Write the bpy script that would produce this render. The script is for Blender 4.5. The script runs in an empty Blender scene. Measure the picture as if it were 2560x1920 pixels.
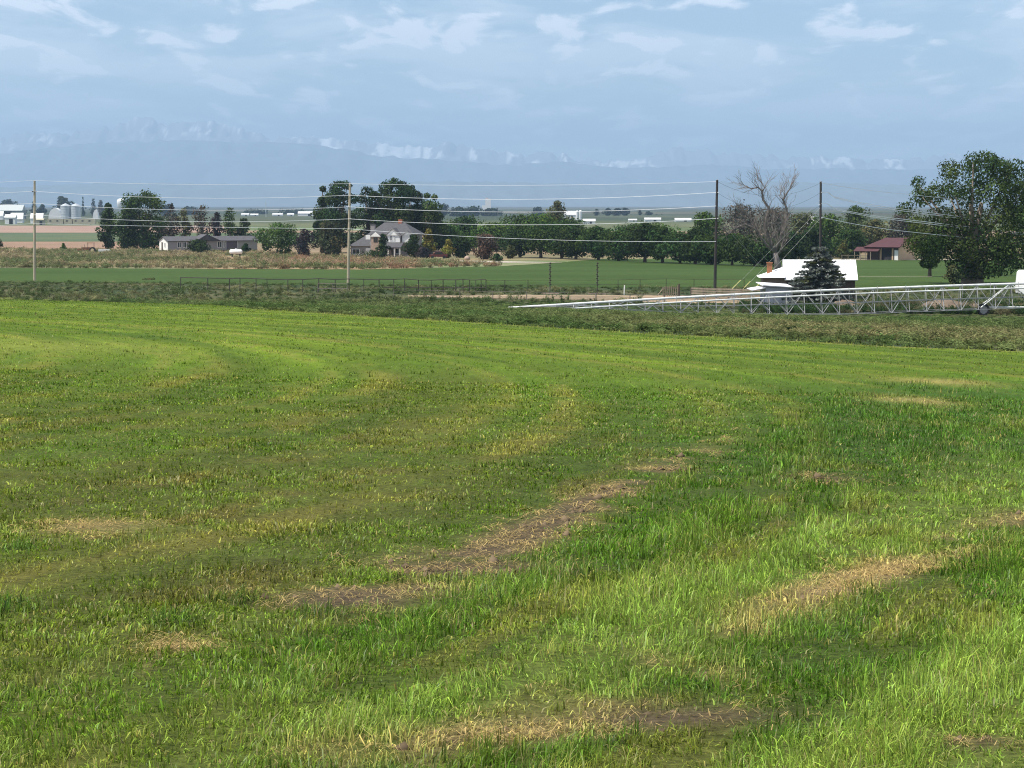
import bpy, math, random
import numpy as np
from mathutils import Vector

S = bpy.context.scene
COL = S.collection
R = math.radians

# ---------------------------------------------------------------- camera
F = 5475.0            # focal length in pixels of a 2560 px wide picture
EYE = 1.62            # metres above the datum of the field at the viewer's feet
PITCH = math.atan2(960 - 512, F)
cam = bpy.data.cameras.new('camera')
cam.sensor_width = 36.0
cam.lens = 36.0 * F / 2560.0
cam.clip_start = 0.1
cam.clip_end = 120000.0
camo = bpy.data.objects.new('camera', cam)
COL.objects.link(camo)
camo.location = (0, 0, EYE)
camo.rotation_euler = (math.pi / 2 - PITCH, 0, 0)
S.camera = camo

# ---------------------------------------------------------------- sky and sun
SUN_EL, SUN_AZ = R(62), math.atan2(-0.93, -0.33)
w = bpy.data.worlds.new('World')
S.world = w
w.use_nodes = True
nt = w.node_tree
N, L = nt.nodes, nt.links
sky = N.new('ShaderNodeTexSky')
sky.sky_type = 'NISHITA'
sky.sun_disc = False
sky.sun_elevation = SUN_EL
sky.sun_rotation = SUN_AZ
sky.altitude = 1500
sky.air_density = 1.0
sky.dust_density = 0.3
sky.ozone_density = 1.5
tc = N.new('ShaderNodeTexCoord')
sep = N.new('ShaderNodeSeparateXYZ')
L.new(tc.outputs['Generated'], sep.inputs[0])


def wmath(op, a, b=None):
    m = N.new('ShaderNodeMath')
    m.operation = op
    for i, v in enumerate((a, b)):
        if v is None:
            continue
        if isinstance(v, (int, float)):
            m.inputs[i].default_value = v
        else:
            L.new(v, m.inputs[i])
    return m.outputs[0]


# clouds lie on a level layer: direction divided by its height above the horizon
zz = wmath('MAXIMUM', wmath('ADD', sep.outputs[2], 0.10), 0.01)
cx = wmath('DIVIDE', sep.outputs[0], zz)
cy = wmath('DIVIDE', sep.outputs[1], zz)
comb = N.new('ShaderNodeCombineXYZ')
L.new(cx, comb.inputs[0])
L.new(cy, comb.inputs[1])


def cloud_layer(scale, sy, detail, rough, lo, hi, off):
    mp = N.new('ShaderNodeMapping')
    mp.inputs['Scale'].default_value = (scale, scale * sy, 1)
    mp.inputs['Location'].default_value = off
    L.new(comb.outputs[0], mp.inputs['Vector'])
    nz = N.new('ShaderNodeTexNoise')
    nz.noise_dimensions = '2D'
    nz.inputs['Scale'].default_value = 1.0
    nz.inputs['Detail'].default_value = detail
    nz.inputs['Roughness'].default_value = rough
    nz.inputs['Distortion'].default_value = 0.25
    L.new(mp.outputs[0], nz.inputs['Vector'])
    mr = N.new('ShaderNodeMapRange')
    mr.interpolation_type = 'SMOOTHSTEP'
    mr.inputs['From Min'].default_value = lo
    mr.inputs['From Max'].default_value = hi
    L.new(nz.outputs[0], mr.inputs['Value'])
    return mr.outputs[0]


ca = cloud_layer(4.8, 0.42, 8, 0.58, 0.52, 0.70, (3.6, 1.2, 0))
cb = cloud_layer(1.5, 0.80, 8, 0.62, 0.40, 0.66, (7.3, 2.2, 0))
cf = wmath('MINIMUM', wmath('ADD', wmath('MULTIPLY', ca, 1.0), wmath('MULTIPLY', cb, 0.48)), 0.85)
mix = N.new('ShaderNodeMix')
mix.data_type = 'RGBA'
L.new(cf, mix.inputs[0])
L.new(sky.outputs[0], mix.inputs[6])
SKY_STRENGTH = 0.088
mix.inputs[7].default_value = (10.2, 10.4, 10.9, 1)
bg = N['Background']
bg.inputs[1].default_value = SKY_STRENGTH
L.new(mix.outputs[2], bg.inputs[0])

sl = bpy.data.lights.new('sun', 'SUN')
sl.energy = 4.8
sl.angle = R(0.53)
sl.color = (1.0, 0.95, 0.87)
so = bpy.data.objects.new('sun', sl)
COL.objects.link(so)
sun_dir = Vector((math.sin(SUN_AZ) * math.cos(SUN_EL), math.cos(SUN_AZ) * math.cos(SUN_EL), math.sin(SUN_EL)))
so.rotation_euler = sun_dir.to_track_quat('Z', 'Y').to_euler()
so.location = (-40, 0, 60)

S.view_settings.view_transform = 'Standard'
S.view_settings.look = 'None'
S.view_settings.exposure = 0.55
S.view_settings.gamma = 1.0
S.view_settings.use_curve_mapping = False
S.render.engine = 'CYCLES'
S.cycles.max_bounces = 5
S.cycles.diffuse_bounces = 2
S.cycles.glossy_bounces = 2
S.cycles.transmission_bounces = 2
S.cycles.volume_bounces = 0
S.cycles.transparent_max_bounces = 8
S.cycles.use_denoising = True
S.cycles.denoising_prefilter = 'NONE'
S.cycles.filter_width = 1.1
S.cycles.use_adaptive_sampling = True

# ---------------------------------------------------------------- noise helpers (numpy)


def vnoise(x, y, seed=0):
    x = np.asarray(x, float)
    y = np.asarray(y, float)
    xi = np.floor(x).astype(np.int64)
    yi = np.floor(y).astype(np.int64)
    fx = x - xi
    fy = y - yi
    fx = fx * fx * (3 - 2 * fx)
    fy = fy * fy * (3 - 2 * fy)

    def h(a, b):
        n = (a * 374761393 + b * 668265263 + seed * 1274126177) & 0xFFFFFFFF
        n = ((n ^ (n >> 13)) * 1274126177) & 0xFFFFFFFF
        n = (n ^ (n >> 16)) & 0xFFFF
        return n / 65535.0
    a = h(xi, yi) * (1 - fx) + h(xi + 1, yi) * fx
    b = h(xi, yi + 1) * (1 - fx) + h(xi + 1, yi + 1) * fx
    return a * (1 - fy) + b * fy


def fbm(x, y, seed=0, octv=4, gain=0.5):
    t = 0
    a = 1.0
    s = 0
    for k in range(octv):
        t = t + a * vnoise(np.asarray(x) * 2 ** k + 17.3 * k, np.asarray(y) * 2 ** k - 9.1 * k, seed + k)
        s += a
        a *= gain
    return t / s


def sstep(a, b, v):
    t = np.clip((np.asarray(v, float) - a) / (b - a), 0, 1)
    return t * t * (3 - 2 * t)


# ---------------------------------------------------------------- terrain: drop below the eye, by distance
_TD = [-200, 0, 40, 85, 110, 150, 175, 190, 210, 225, 254, 290, 342, 400, 460, 520, 700, 1000, 1500, 2500, 6000, 20000, 60000]
_TH = [-6.35, 1.45, 3.01, 4.77, 5.75, 7.35, 8.35, 8.80, 9.02, 9.02, 9.05, 9.35, 10.0, 10.6, 10.85, 11.0, 11.8, 12.6, 13.0, 12.8, 12.5, 12.0, 12.0]


def ground(x, y):
    x = np.asarray(x, float)
    y = np.asarray(y, float)
    sp = 3.0 + np.clip(y, 0, 3000) * 0.03
    h = (np.interp(y - sp, _TD, _TH) + np.interp(y, _TD, _TH) * 2 + np.interp(y + sp, _TD, _TH)) / 4
    wgt = 1 - sstep(120, 215, y)
    h = h + 0.030 * np.clip(x, -60, 60) * wgt * sstep(-5, 30, y)
    h = h + 0.55 * sstep(3, 18, x) * np.exp(-((y - 190) / 24.0) ** 2)
    return EYE - h


def gz(x, y):
    return float(ground(x, y))


_cp, _sp = math.cos(PITCH), math.sin(PITCH)


def at(px, py, D):
    """the point at distance D (world y) seen at pixel px, py of the 2560 px photograph"""
    a = (px - 1280) / F
    b = (960 - py) / F
    d = Vector((a, _cp + b * _sp, -_sp + b * _cp))
    d *= D / d.y
    return Vector((d.x, D, EYE + d.z))


def on(px, D):
    """a point of the ground at distance D, in the column px"""
    z = 0.0
    x = 0.0
    for _ in range(4):
        c = D * _cp + (EYE - z) * _sp
        x = (px - 1280) / F * c
        z = gz(x, D)
    return Vector((x, D, z))


def hit(px, py):
    """where the line of sight first meets the ground"""
    lo = 3.0
    D = 3.0
    while D < 3000:
        p = at(px, py, D)
        if p.z < gz(p.x, p.y):
            break
        lo = D
        D *= 1.03
    hi = D
    for _ in range(24):
        m = (lo + hi) / 2
        p = at(px, py, m)
        if p.z < gz(p.x, p.y):
            hi = m
        else:
            lo = m
    return at(px, py, hi)


def mpp(D):
    return D / F      # metres per photograph pixel


# ---------------------------------------------------------------- materials
MATS = {}


def mat(name, base, rough=0.8, noise=0.0, scale=4.0, metal=0.0, base2=None, bump=0.0, spec=0.3, attr=None, stretch=None):
    if name in MATS:
        return MATS[name]
    m = bpy.data.materials.new(name)
    m.use_nodes = True
    n, l = m.node_tree.nodes, m.node_tree.links
    b = n['Principled BSDF']
    b.inputs['Roughness'].default_value = rough
    b.inputs['Metallic'].default_value = metal
    b.inputs['Specular IOR Level'].default_value = spec
    src = None
    if attr:
        a = n.new('ShaderNodeAttribute')
        a.attribute_name = attr
        src = a.outputs['Color']
    if noise > 0 or base2 is not None or bump > 0:
        t = n.new('ShaderNodeTexCoord')
        mp = n.new('ShaderNodeMapping')
        if stretch:
            mp.inputs['Scale'].default_value = stretch
        l.new(t.outputs['Object'], mp.inputs[0])
        nz = n.new('ShaderNodeTexNoise')
        nz.inputs['Scale'].default_value = scale
        nz.inputs['Detail'].default_value = 6
        nz.inputs['Roughness'].default_value = 0.6
        l.new(mp.outputs[0], nz.inputs['Vector'])
        if base2 is not None:
            mx = n.new('ShaderNodeMix')
            mx.data_type = 'RGBA'
            mr = n.new('ShaderNodeMapRange')
            mr.inputs['From Min'].default_value = 0.36
            mr.inputs['From Max'].default_value = 0.64
            l.new(nz.outputs[0], mr.inputs['Value'])
            l.new(mr.outputs[0], mx.inputs[0])
            mx.inputs[6].default_value = (*base, 1)
            mx.inputs[7].default_value = (*base2, 1)
            src = mx.outputs[2]
        if noise > 0:
            hv = n.new('ShaderNodeHueSaturation')
            mr = n.new('ShaderNodeMapRange')
            mr.inputs['From Min'].default_value = 0.3
            mr.inputs['From Max'].default_value = 0.7
            mr.inputs['To Min'].default_value = 1 - noise
            mr.inputs['To Max'].default_value = 1 + noise
            l.new(nz.outputs[0], mr.inputs['Value'])
            l.new(mr.outputs[0], hv.inputs['Value'])
            if src is None:
                hv.inputs['Color'].default_value = (*base, 1)
            else:
                l.new(src, hv.inputs['Color'])
            src = hv.outputs[0]
        if bump > 0:
            bp = n.new('ShaderNodeBump')
            bp.inputs['Strength'].default_value = 0.6
            bp.inputs['Distance'].default_value = bump
            l.new(nz.outputs[0], bp.inputs['Height'])
            l.new(bp.outputs[0], b.inputs['Normal'])
    if src is None:
        b.inputs['Base Color'].default_value = (*base, 1)
    else:
        l.new(src, b.inputs['Base Color'])
    MATS[name] = m
    return m


def leaf_mat(name, attr='col', instancer=False, trans=0.35, gloss=0.04):
    """thin leaves: diffuse, some light let through, a little sheen"""
    m = bpy.data.materials.new(name)
    m.use_nodes = True
    n, l = m.node_tree.nodes, m.node_tree.links
    n.remove(n['Principled BSDF'])
    a = n.new('ShaderNodeAttribute')
    a.attribute_name = attr
    src = a.outputs['Color']
    if instancer:
        a.attribute_type = 'INSTANCER'
        t = n.new('ShaderNodeAttribute')
        t.attribute_name = 'tint'
        mx = n.new('ShaderNodeMix')
        mx.data_type = 'RGBA'
        mx.blend_type = 'MULTIPLY'
        mx.inputs[0].default_value = 1.0
        l.new(src, mx.inputs[6])
        l.new(t.outputs['Color'], mx.inputs[7])
        src = mx.outputs[2]
    d = n.new('ShaderNodeBsdfDiffuse')
    tr = n.new('ShaderNodeBsdfTranslucent')
    l.new(src, d.inputs[0])
    l.new(src, tr.inputs[0])
    ms = n.new('ShaderNodeMixShader')
    ms.inputs[0].default_value = trans
    l.new(d.outputs[0], ms.inputs[1])
    l.new(tr.outputs[0], ms.inputs[2])
    out = ms.outputs[0]
    if gloss > 0:
        g = n.new('ShaderNodeBsdfGlossy')
        g.inputs['Roughness'].default_value = 0.45
        g.inputs['Color'].default_value = (0.9, 1, 0.9, 1)
        m2 = n.new('ShaderNodeMixShader')
        m2.inputs[0].default_value = gloss
        l.new(out, m2.inputs[1])
        l.new(g.outputs[0], m2.inputs[2])
        out = m2.outputs[0]
    l.new(out, n['Material Output'].inputs['Surface'])
    MATS[name] = m
    return m


# ---------------------------------------------------------------- mesh helpers


def mesh_np(name, v, f, m=None, cols=None, smooth=False, parent=None, link=True, attr='col'):
    v = np.asarray(v, np.float32)
    f = np.asarray(f, np.int32)
    k = f.shape[1]
    me = bpy.data.meshes.new(name)
    me.vertices.add(len(v))
    me.vertices.foreach_set('co', v.ravel())
    me.loops.add(f.size)
    me.loops.foreach_set('vertex_index', f.ravel())
    me.polygons.add(len(f))
    me.polygons.foreach_set('loop_start', np.arange(0, f.size, k, dtype=np.int32))
    me.polygons.foreach_set('loop_total', np.full(len(f), k, np.int32))
    if cols is not None:
        ca = me.color_attributes.new(attr, 'FLOAT_COLOR', 'POINT')
        c4 = np.ones((len(v), 4), np.float32)
        c4[:, :3] = cols
        ca.data.foreach_set('color', c4.ravel())
    me.update(calc_edges=True)
    if smooth:
        me.polygons.foreach_set('use_smooth', np.ones(len(f), bool))
    if m is not None:
        me.materials.append(m)
    o = bpy.data.objects.new(name, me)
    if link:
        COL.objects.link(o)
    if parent is not None:
        o.parent = parent
    return o


class MB:
    """collects shapes that belong to one part"""

    def __init__(self):
        self.v = []
        self.f = []

    def box(self, x0, x1, y0, y1, z0, z1):
        b = len(self.v)
        self.v += [(x0, y0, z0), (x1, y0, z0), (x1, y1, z0), (x0, y1, z0), (x0, y0, z1), (x1, y0, z1), (x1, y1, z1), (x0, y1, z1)]
        for q in ((0, 3, 2, 1), (4, 5, 6, 7), (0, 1, 5, 4), (1, 2, 6, 5), (2, 3, 7, 6), (3, 0, 4, 7)):
            self.f.append(tuple(b + i for i in q))
        return self

    def tube(self, pts, rads, n=6, cap=True):
        pts = [Vector(p) for p in pts]
        if isinstance(rads, (int, float)):
            rads = [rads] * len(pts)
        b = len(self.v)
        ref = None
        for i, p in enumerate(pts):
            d = (pts[min(i + 1, len(pts) - 1)] - pts[max(i - 1, 0)])
            if d.length < 1e-9:
                d = Vector((0, 0, 1))
            d.normalize()
            if ref is None:
                ref = d.orthogonal().normalized()
            u = (ref - d * ref.dot(d))
            if u.length < 1e-6:
                u = d.orthogonal()
            u.normalize()
            ref = u
            q = d.cross(u)
            for k in range(n):
                a = 2 * math.pi * k / n
                self.v.append(tuple(p + (u * math.cos(a) + q * math.sin(a)) * rads[i]))
        for i in range(len(pts) - 1):
            for k in range(n):
                a0 = b + i * n + k
                a1 = b + i * n + (k + 1) % n
                self.f.append((a0, a1, a1 + n, a0 + n))
        if cap:
            self.f.append(tuple(b + k for k in range(n))[::-1])
            e = b + (len(pts) - 1) * n
            self.f.append(tuple(e + k for k in range(n)))
        return self

    def poly(self, pts):
        b = len(self.v)
        self.v += [tuple(p) for p in pts]
        self.f.append(tuple(range(b, b + len(pts))))
        return self

    def slab(self, pts, th):
        """a flat polygon given thickness along its normal (downwards)"""
        p = [Vector(q) for q in pts]
        n = (p[1] - p[0]).cross(p[2] - p[0]).normalized()
        q = [a - n * th for a in p]
        b = len(self.v)
        k = len(p)
        self.v += [tuple(a) for a in p] + [tuple(a) for a in q]
        self.f.append(tuple(range(b, b + k)))
        self.f.append(tuple(range(b + 2 * k - 1, b + k - 1, -1)))
        for i in range(k):
            j = (i + 1) % k
            self.f.append((b + j, b + i, b + k + i, b + k + j))
        return self

    def lathe(self, prof, n=16, c=(0, 0, 0)):
        b = len(self.v)
        for r, z in prof:
            for k in range(n):
                a = 2 * math.pi * k / n
                self.v.append((c[0] + r * math.cos(a), c[1] + r * math.sin(a), c[2] + z))
        for i in range(len(prof) - 1):
            for k in range(n):
                a0 = b + i * n + k
                a1 = b + i * n + (k + 1) % n
                self.f.append((a0, a1, a1 + n, a0 + n))
        self.f.append(tuple(b + k for k in range(n))[::-1])
        e = b + (len(prof) - 1) * n
        self.f.append(tuple(e + k for k in range(n)))
        return self

    def ball(self, c, r, n=8, sz=1.0):
        prof = []
        for i in range(n // 2 + 1):
            a = -math.pi / 2 + math.pi * i / (n // 2)
            prof.append((max(r * math.cos(a), r * 0.02), r * math.sin(a) * sz))
        return self.lathe(prof, n, c)

    def build(self, name, m, parent=None, smooth=False):
        me = bpy.data.meshes.new(name)
        me.from_pydata(self.v, [], self.f)
        me.update()
        if smooth:
            me.polygons.foreach_set('use_smooth', np.ones(len(self.f), bool))
        me.materials.append(m)
        o = bpy.data.objects.new(name, me)
        COL.objects.link(o)
        if parent is not None:
            o.parent = parent
        return o


def tag(o, label=None, cat=None, group=None, kind=None):
    if label:
        o['label'] = label
    if cat:
        o['category'] = cat
    if group:
        o['group'] = group
    if kind:
        o['kind'] = kind
    return o


def thing(name, label, cat, loc=(0, 0, 0), rz=0.0, group=None):
    o = bpy.data.objects.new(name, None)
    o.empty_display_size = 0.3
    COL.objects.link(o)
    o.location = loc
    o.rotation_euler = (0, 0, rz)
    return tag(o, label, cat, group)


# ---------------------------------------------------------------- the ground as one sheet out to the horizon
def grid_sheet(name, m, Ds, xa, xb, ncol, lift=0.0, colfn=None, kind='structure', label=None):
    """rows at the distances Ds; in each row x runs from xa(D) to xb(D)"""
    V = []
    Ds = np.asarray(Ds, float)
    s = np.linspace(0, 1, ncol)
    A = np.array([xa(d) for d in Ds])
    B = np.array([xb(d) for d in Ds])
    X = A[:, None] * (1 - s) + B[:, None] * s
    Y = np.repeat(Ds[:, None], ncol, 1)
    Z = ground(X, Y) + lift
    v = np.stack([X.ravel(), Y.ravel(), Z.ravel()], 1)
    i = np.arange((len(Ds) - 1) * ncol).reshape(len(Ds) - 1, ncol)[:, :-1].ravel()
    f = np.stack([i, i + 1, i + ncol + 1, i + ncol], 1)
    cols = colfn(X.ravel(), Y.ravel()) if colfn else None
    o = mesh_np(name, v, f, m, cols, smooth=True)
    o['kind'] = kind
    if label:
        o['label'] = label
    return o


def strip_sheet(name, m, px0, px1, n, D0, D1, rows, lift, colfn=None, jag=0.0, seed=1):
    """a field between two distance curves, columns fanned over the bearing px0..px1"""
    px = np.linspace(px0, px1, n)
    d0 = np.array([D0(p) for p in px]) * (1 + jag * (fbm(px * 0.05, px * 0 + 3, seed) - 0.5))
    d1 = np.array([D1(p) for p in px]) * (1 + jag * (fbm(px * 0.05, px * 0 + 9, seed + 5) - 0.5))
    t = np.linspace(0, 1, rows)[:, None]
    Y = d0 * (1 - t) + d1 * t
    X = (px - 1280) / F * (Y * _cp + 10 * _sp)
    Z = ground(X, Y) + lift
    v = np.stack([X.ravel(), Y.ravel(), Z.ravel()], 1)
    i = np.arange((rows - 1) * n).reshape(rows - 1, n)[:, :-1].ravel()
    f = np.stack([i, i + 1, i + n + 1, i + n], 1)
    cols = colfn(X.ravel(), Y.ravel()) if colfn else None
    o = mesh_np(name, v, f, m, cols, smooth=True)
    o['kind'] = 'structure'
    return o


def lerpc(a, b, t):
    t = np.asarray(t)[..., None]
    return np.asarray(a) * (1 - t) + np.asarray(b) * t


def plain_cols(x, y):
    """farmland patchwork: soil, stubble and crops in strips"""
    u = np.floor(vnoise(x / 900 + 40, y / 5000, 3) * 6 + np.log(np.maximum(y, 10)) * 7.0)
    k = vnoise(u * 3.7, u * 0 + 1.5, 8)
    c = lerpc((0.10, 0.13, 0.05), (0.24, 0.17, 0.11), sstep(0.35, 0.65, k))
    n = fbm(x / 40, y / 160, 5)
    c = c * (0.75 + 0.5 * n)[..., None]
    far = sstep(900, 2200, y)
    c = lerpc(c, lerpc((0.026, 0.036, 0.022), (0.060, 0.068, 0.040), sstep(0.45, 0.65, fbm(x / 300, y / 500, 15, 4))), far * 0.85)
    return c


m_plain = mat('farmland', (0.1, 0.1, 0.1), 0.95, noise=0.25, scale=0.05, attr='col', spec=0.1)
rowsD = np.concatenate([np.linspace(-60, 0, 13)[:-1], np.linspace(0, 300, 101)[:-1], np.geomspace(300, 38000, 150)])
grid_sheet('ground', m_plain, rowsD, lambda d: -(90 + 0.34 * max(d, 0)), lambda d: 90 + 0.34 * max(d, 0), 180, 0.0, plain_cols)

# ---------------------------------------------------------------- the mown hay field
EDGE_PX = np.array([-900, -300, 0, 320, 640, 960, 1280, 1600, 1920, 2200, 2560, 2900, 3500], float)
EDGE_PY = np.array([735, 737, 743, 757, 775, 795, 815, 835, 852, 868, 882, 893, 905], float)
EDGE_D = np.array([hit(a, b).y for a, b in zip(EDGE_PX, EDGE_PY)])


def bearing(x, y):
    z = 6.0
    return 1280 + F * np.asarray(x) / (np.maximum(np.asarray(y), 2.0) * _cp + z * _sp)


def edge_at(px):
    return np.interp(px, EDGE_PX, EDGE_D)


TRACK_A = [hit(a, b) for a, b in ((300, 1640), (640, 1580), (926, 1493), (1100, 1435), (1273, 1377), (1447, 1284), (1551, 1238), (1713, 1163), (1875, 1088), (2040, 1010), (2230, 950), (2420, 925), (2600, 910))]
TRACK_B = [hit(a, b) for a, b in ((900, 1915), (1180, 1868), (1480, 1810), (1620, 1740), (1780, 1660), (2010, 1520), (2220, 1440), (2400, 1375), (2600, 1290), (2800, 1200))]


def poly_dist(x, y, P):
    """distance to a polyline, which side (right is positive) and how far along (0..n)"""
    best = np.full(np.shape(x), 1e9)
    side = np.zeros(np.shape(x))
    along = np.zeros(np.shape(x))
    for i in range(len(P) - 1):
        ax, ay, bx, by = P[i].x, P[i].y, P[i + 1].x, P[i + 1].y
        dx, dy = bx - ax, by - ay
        t = np.clip(((x - ax) * dx + (y - ay) * dy) / (dx * dx + dy * dy), 0, 1)
        d = np.hypot(x - ax - t * dx, y - ay - t * dy)
        sd = np.sign((x - ax) * dy - (y - ay) * dx)
        u = d < best
        best = np.where(u, d, best)
        side = np.where(u, sd, side)
        along = np.where(u, i + t, along)
    return best, side, along


def spot(x, y, px, py, rx, ry, ang=0.0):
    """soft patch around the ground point seen at px, py; radii in metres"""
    c = hit(px, py)
    ca, sa = math.cos(ang), math.sin(ang)
    u = (x - c.x) * ca + (y - c.y) * sa
    v = -(x - c.x) * sa + (y - c.y) * ca
    q = (u / rx) ** 2 + (v / ry) ** 2
    q = q * (0.6 + 0.9 * fbm(x * 5, y * 5, int(px) % 97, 3))
    return np.exp(-q)


OLIVE = (0.142, 0.186, 0.024)
DULL = (0.106, 0.146, 0.018)
GREEN = (0.106, 0.194, 0.014)
LUSH = (0.082, 0.166, 0.016)
PALE = (0.228, 0.325, 0.066)
YELLOW = (0.205, 0.285, 0.028)
STRAW = (0.56, 0.42, 0.17)
DRYG = (0.33, 0.285, 0.078)
SOIL = (0.105, 0.078, 0.046)


def hay(x, y):
    """colour of the sward, its height in metres, and how bare the soil is"""
    x = np.asarray(x, float)
    y = np.asarray(y, float)
    r = np.hypot(x + 60, y - 30)
    a = np.arctan2(y - 30, x + 60) * 60
    dA, sA, tA = poly_dist(x, y, TRACK_A)
    dB, sB, tB = poly_dist(x, y, TRACK_B)
    right = np.where(sA > 0, 1.0, -1.0) * dA
    px = bearing(x, y)
    fr = y / edge_at(px)
    # uneven growth drawn out along the mowing rings
    big = 0.35 * fbm(x / 3.0, y / 4.5, 11, 3) + 0.65 * fbm(r / 0.9, a / 9.0, 13, 3)
    mid = 0.45 * fbm(x / 0.5, y / 0.7, 23, 3) + 0.55 * fbm(r / 0.28, a / 2.4, 25, 3)
    big = 0.5 + 1.35 * (big - 0.5)
    mid = 0.5 + 1.30 * (mid - 0.5)
    fine = fbm(x / 0.22, y / 0.3, 37, 2)
    streak = fbm(r / 1.3, a / 16.0, 51, 3)
    streak2 = fbm(r / 0.45, a / 9.0, 67, 2)
    # ---- left of the wheel track: short stubble
    c = lerpc(OLIVE, GREEN, sstep(0.38, 0.62, 0.55 * big + 0.45 * streak))
    c = lerpc(c, DRYG, 0.60 * sstep(0.50, 0.68, 0.5 * mid + 0.5 * streak2) * (1 - sstep(26, 40, y)))
    c = lerpc(c, (0.15, 0.115, 0.050), 0.45 * sstep(0.54, 0.72, mid) * (1 - sstep(14, 26, y)))
    c = lerpc(c, PALE, 0.45 * sstep(0.55, 0.75, fine))
    hgt = 0.024 + 0.020 * mid
    # dull band, then the bright regrowth towards the far edge
    d_edge = 36 + 10 * (fbm(px / 600, px * 0, 71, 2) - 0.5) + np.clip((px - 1300) / 1300, 0, 1) * 10
    dull = sstep(17, 24, y) * (1 - sstep(d_edge - 12, d_edge + 8, y)) * (1 - sstep(900, 1500, px))
    c = lerpc(c, DULL, 0.45 * dull)
    far = sstep(d_edge - 12, d_edge + 12, y + 5 * (streak - 0.5))
    cf = lerpc((0.112, 0.172, 0.020), YELLOW, 0.8 * sstep(0.42, 0.68, 0.35 * big + 0.65 * streak))
    cf = lerpc(cf, (0.085, 0.150, 0.018), 0.7 * sstep(0.52, 0.66, streak2))
    cf = lerpc(cf, (0.28, 0.25, 0.08), 0.5 * sstep(0.60, 0.72, streak) * sstep(0.45, 0.6, mid))
    c = lerpc(c, cf, far)
    # ---- right of the track: taller, lusher grass
    lush = sstep(-0.05, 0.5, right) * (1 - sstep(30, 46, y))
    lush = lush * (0.30 + 0.70 * sstep(-1.15, -0.45, x + 0.5 * (mid - 0.5) + 0.5 * (fbm(x / 0.4, y / 0.4, 303, 2) - 0.5)))
    # between the two tracks: dark lush growth, then a pale strip; right of the second track lush again
    sB_ = np.where(sB > 0, 1.0, -1.0)
    fr2 = dA / np.maximum(dA + dB, 1e-3)
    wv = 0.30 * (mid - 0.5) + 0.20 * (big - 0.5)
    pale = np.where(sB_ < 0, sstep(0.46, 0.66, fr2 + wv) * 0.9, 0.0)
    rb = dB + 0.9 * (big - 0.5) + 0.4 * (mid - 0.5)
    pale = np.where(sB_ > 0, 0.35 * (1 - sstep(0.02, 0.12, dB)) + 0.85 * sstep(0.55, 0.95, rb) * (1 - 0.6 * sstep(1.4, 1.9, rb)), pale)
    cl = lerpc(LUSH, PALE, np.clip(pale + 0.35 * sstep(0.5, 0.7, mid), 0, 1))
    cl = lerpc(cl, (0.27, 0.34, 0.075), 0.55 * pale * sstep(0.45, 0.62, big))
    cl = lerpc(cl, DRYG, 0.45 * sstep(0.60, 0.74, fbm(r / 0.3, a / 1.6, 83, 3)))
    c = lerpc(c, cl, lush)
    hgt = hgt + lush * (0.006 + 0.040 * sstep(0.35, 0.7, mid))
    # dark green swath in the middle distance on the right
    sw = np.exp(-((right - 1.2) / 3.0) ** 2) * sstep(14, 20, y) * (1 - sstep(34, 44, y))
    c = lerpc(c, (0.055, 0.135, 0.022), 0.6 * sw)
    # mowing swaths: rings round the middle of the pivot circle
    wob = 1.1 * (fbm(a / 14.0, r / 30.0, 57, 2) - 0.5)
    sw1 = 0.5 + 0.5 * np.sin(2 * np.pi * (r + wob) / 2.7)
    edge_s = np.exp(-((np.mod(r + wob, 2.7) - 1.35) / 0.26) ** 2) + 0.6 * np.exp(-((np.mod(r + wob, 2.7) - 0.55) / 0.14) ** 2)
    amt = (0.30 + 0.5 * streak) * (1 - 0.6 * lush)
    c = c * (1 + 0.17 * amt * (sw1 - 0.5) * 2)[..., None]
    c = lerpc(c, DRYG, np.clip(0.62 * edge_s * sstep(0.36, 0.60, streak2 * 0.5 + mid * 0.5) * (1 - 0.75 * lush) * (1 - 0.45 * far), 0, 1))
    # ---- the wheel tracks: worn, dry, partly bare
    wA = sstep(0.9, 2.2, tA) * (1 - sstep(6.0, 8.2, tA))
    nA = fbm(x / 0.5, y / 0.7, 91, 3)
    near = sstep(2, 5, tA)
    mA = np.exp(-(dA / (0.10 + 0.14 * (1 - near) + 0.13 * nA + 0.003 * y)) ** 2) * wA * sstep(0.38, 0.58, nA + 0.05)
    nB = fbm(x / 0.45, y / 0.6, 101, 3)
    mB = np.exp(-(dB / (0.14 + 0.12 * nB)) ** 2) * sstep(0.40, 0.56, nB) * 0.9
    straw = np.maximum(spot(x, y, 2190, 1455, 0.95, 0.14, 1.02), spot(x, y, 2080, 1500, 0.35, 0.12, 0.9))
    straw = np.maximum(straw, 0.8 * spot(x, y, 1270, 1870, 0.22, 0.06, 0.2))
    straw = np.maximum(straw, 0.8 * spot(x, y, 440, 1640, 0.14, 0.10))
    straw = np.maximum(straw, 0.6 * spot(x, y, 2290, 1010, 0.6, 1.3))
    straw = np.maximum(straw, 0.5 * spot(x, y, 2350, 960, 0.9, 1.6))
    straw = np.maximum(straw, 0.55 * spot(x, y, 240, 1335, 0.35, 0.4))
    soil = np.maximum(0.9 * spot(x, y, 1720, 1830, 0.30, 0.16, 0.3), 0.8 * spot(x, y, 1200, 1440, 0.28, 0.40, 1.0))
    soil = np.maximum(soil, 0.7 * spot(x, y, 2450, 1890, 0.16, 0.12))
    soil = np.maximum(soil, 0.6 * spot(x, y, 2060, 1210, 0.3, 0.5))
    soil = np.maximum(soil, 0.6 * spot(x, y, 880, 1530, 0.25, 0.25))
    c = lerpc(c, STRAW, np.clip(0.85 * mA * sstep(0.35, 0.6, fine + 0.1) + 0.75 * mB, 0, 1))
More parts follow.
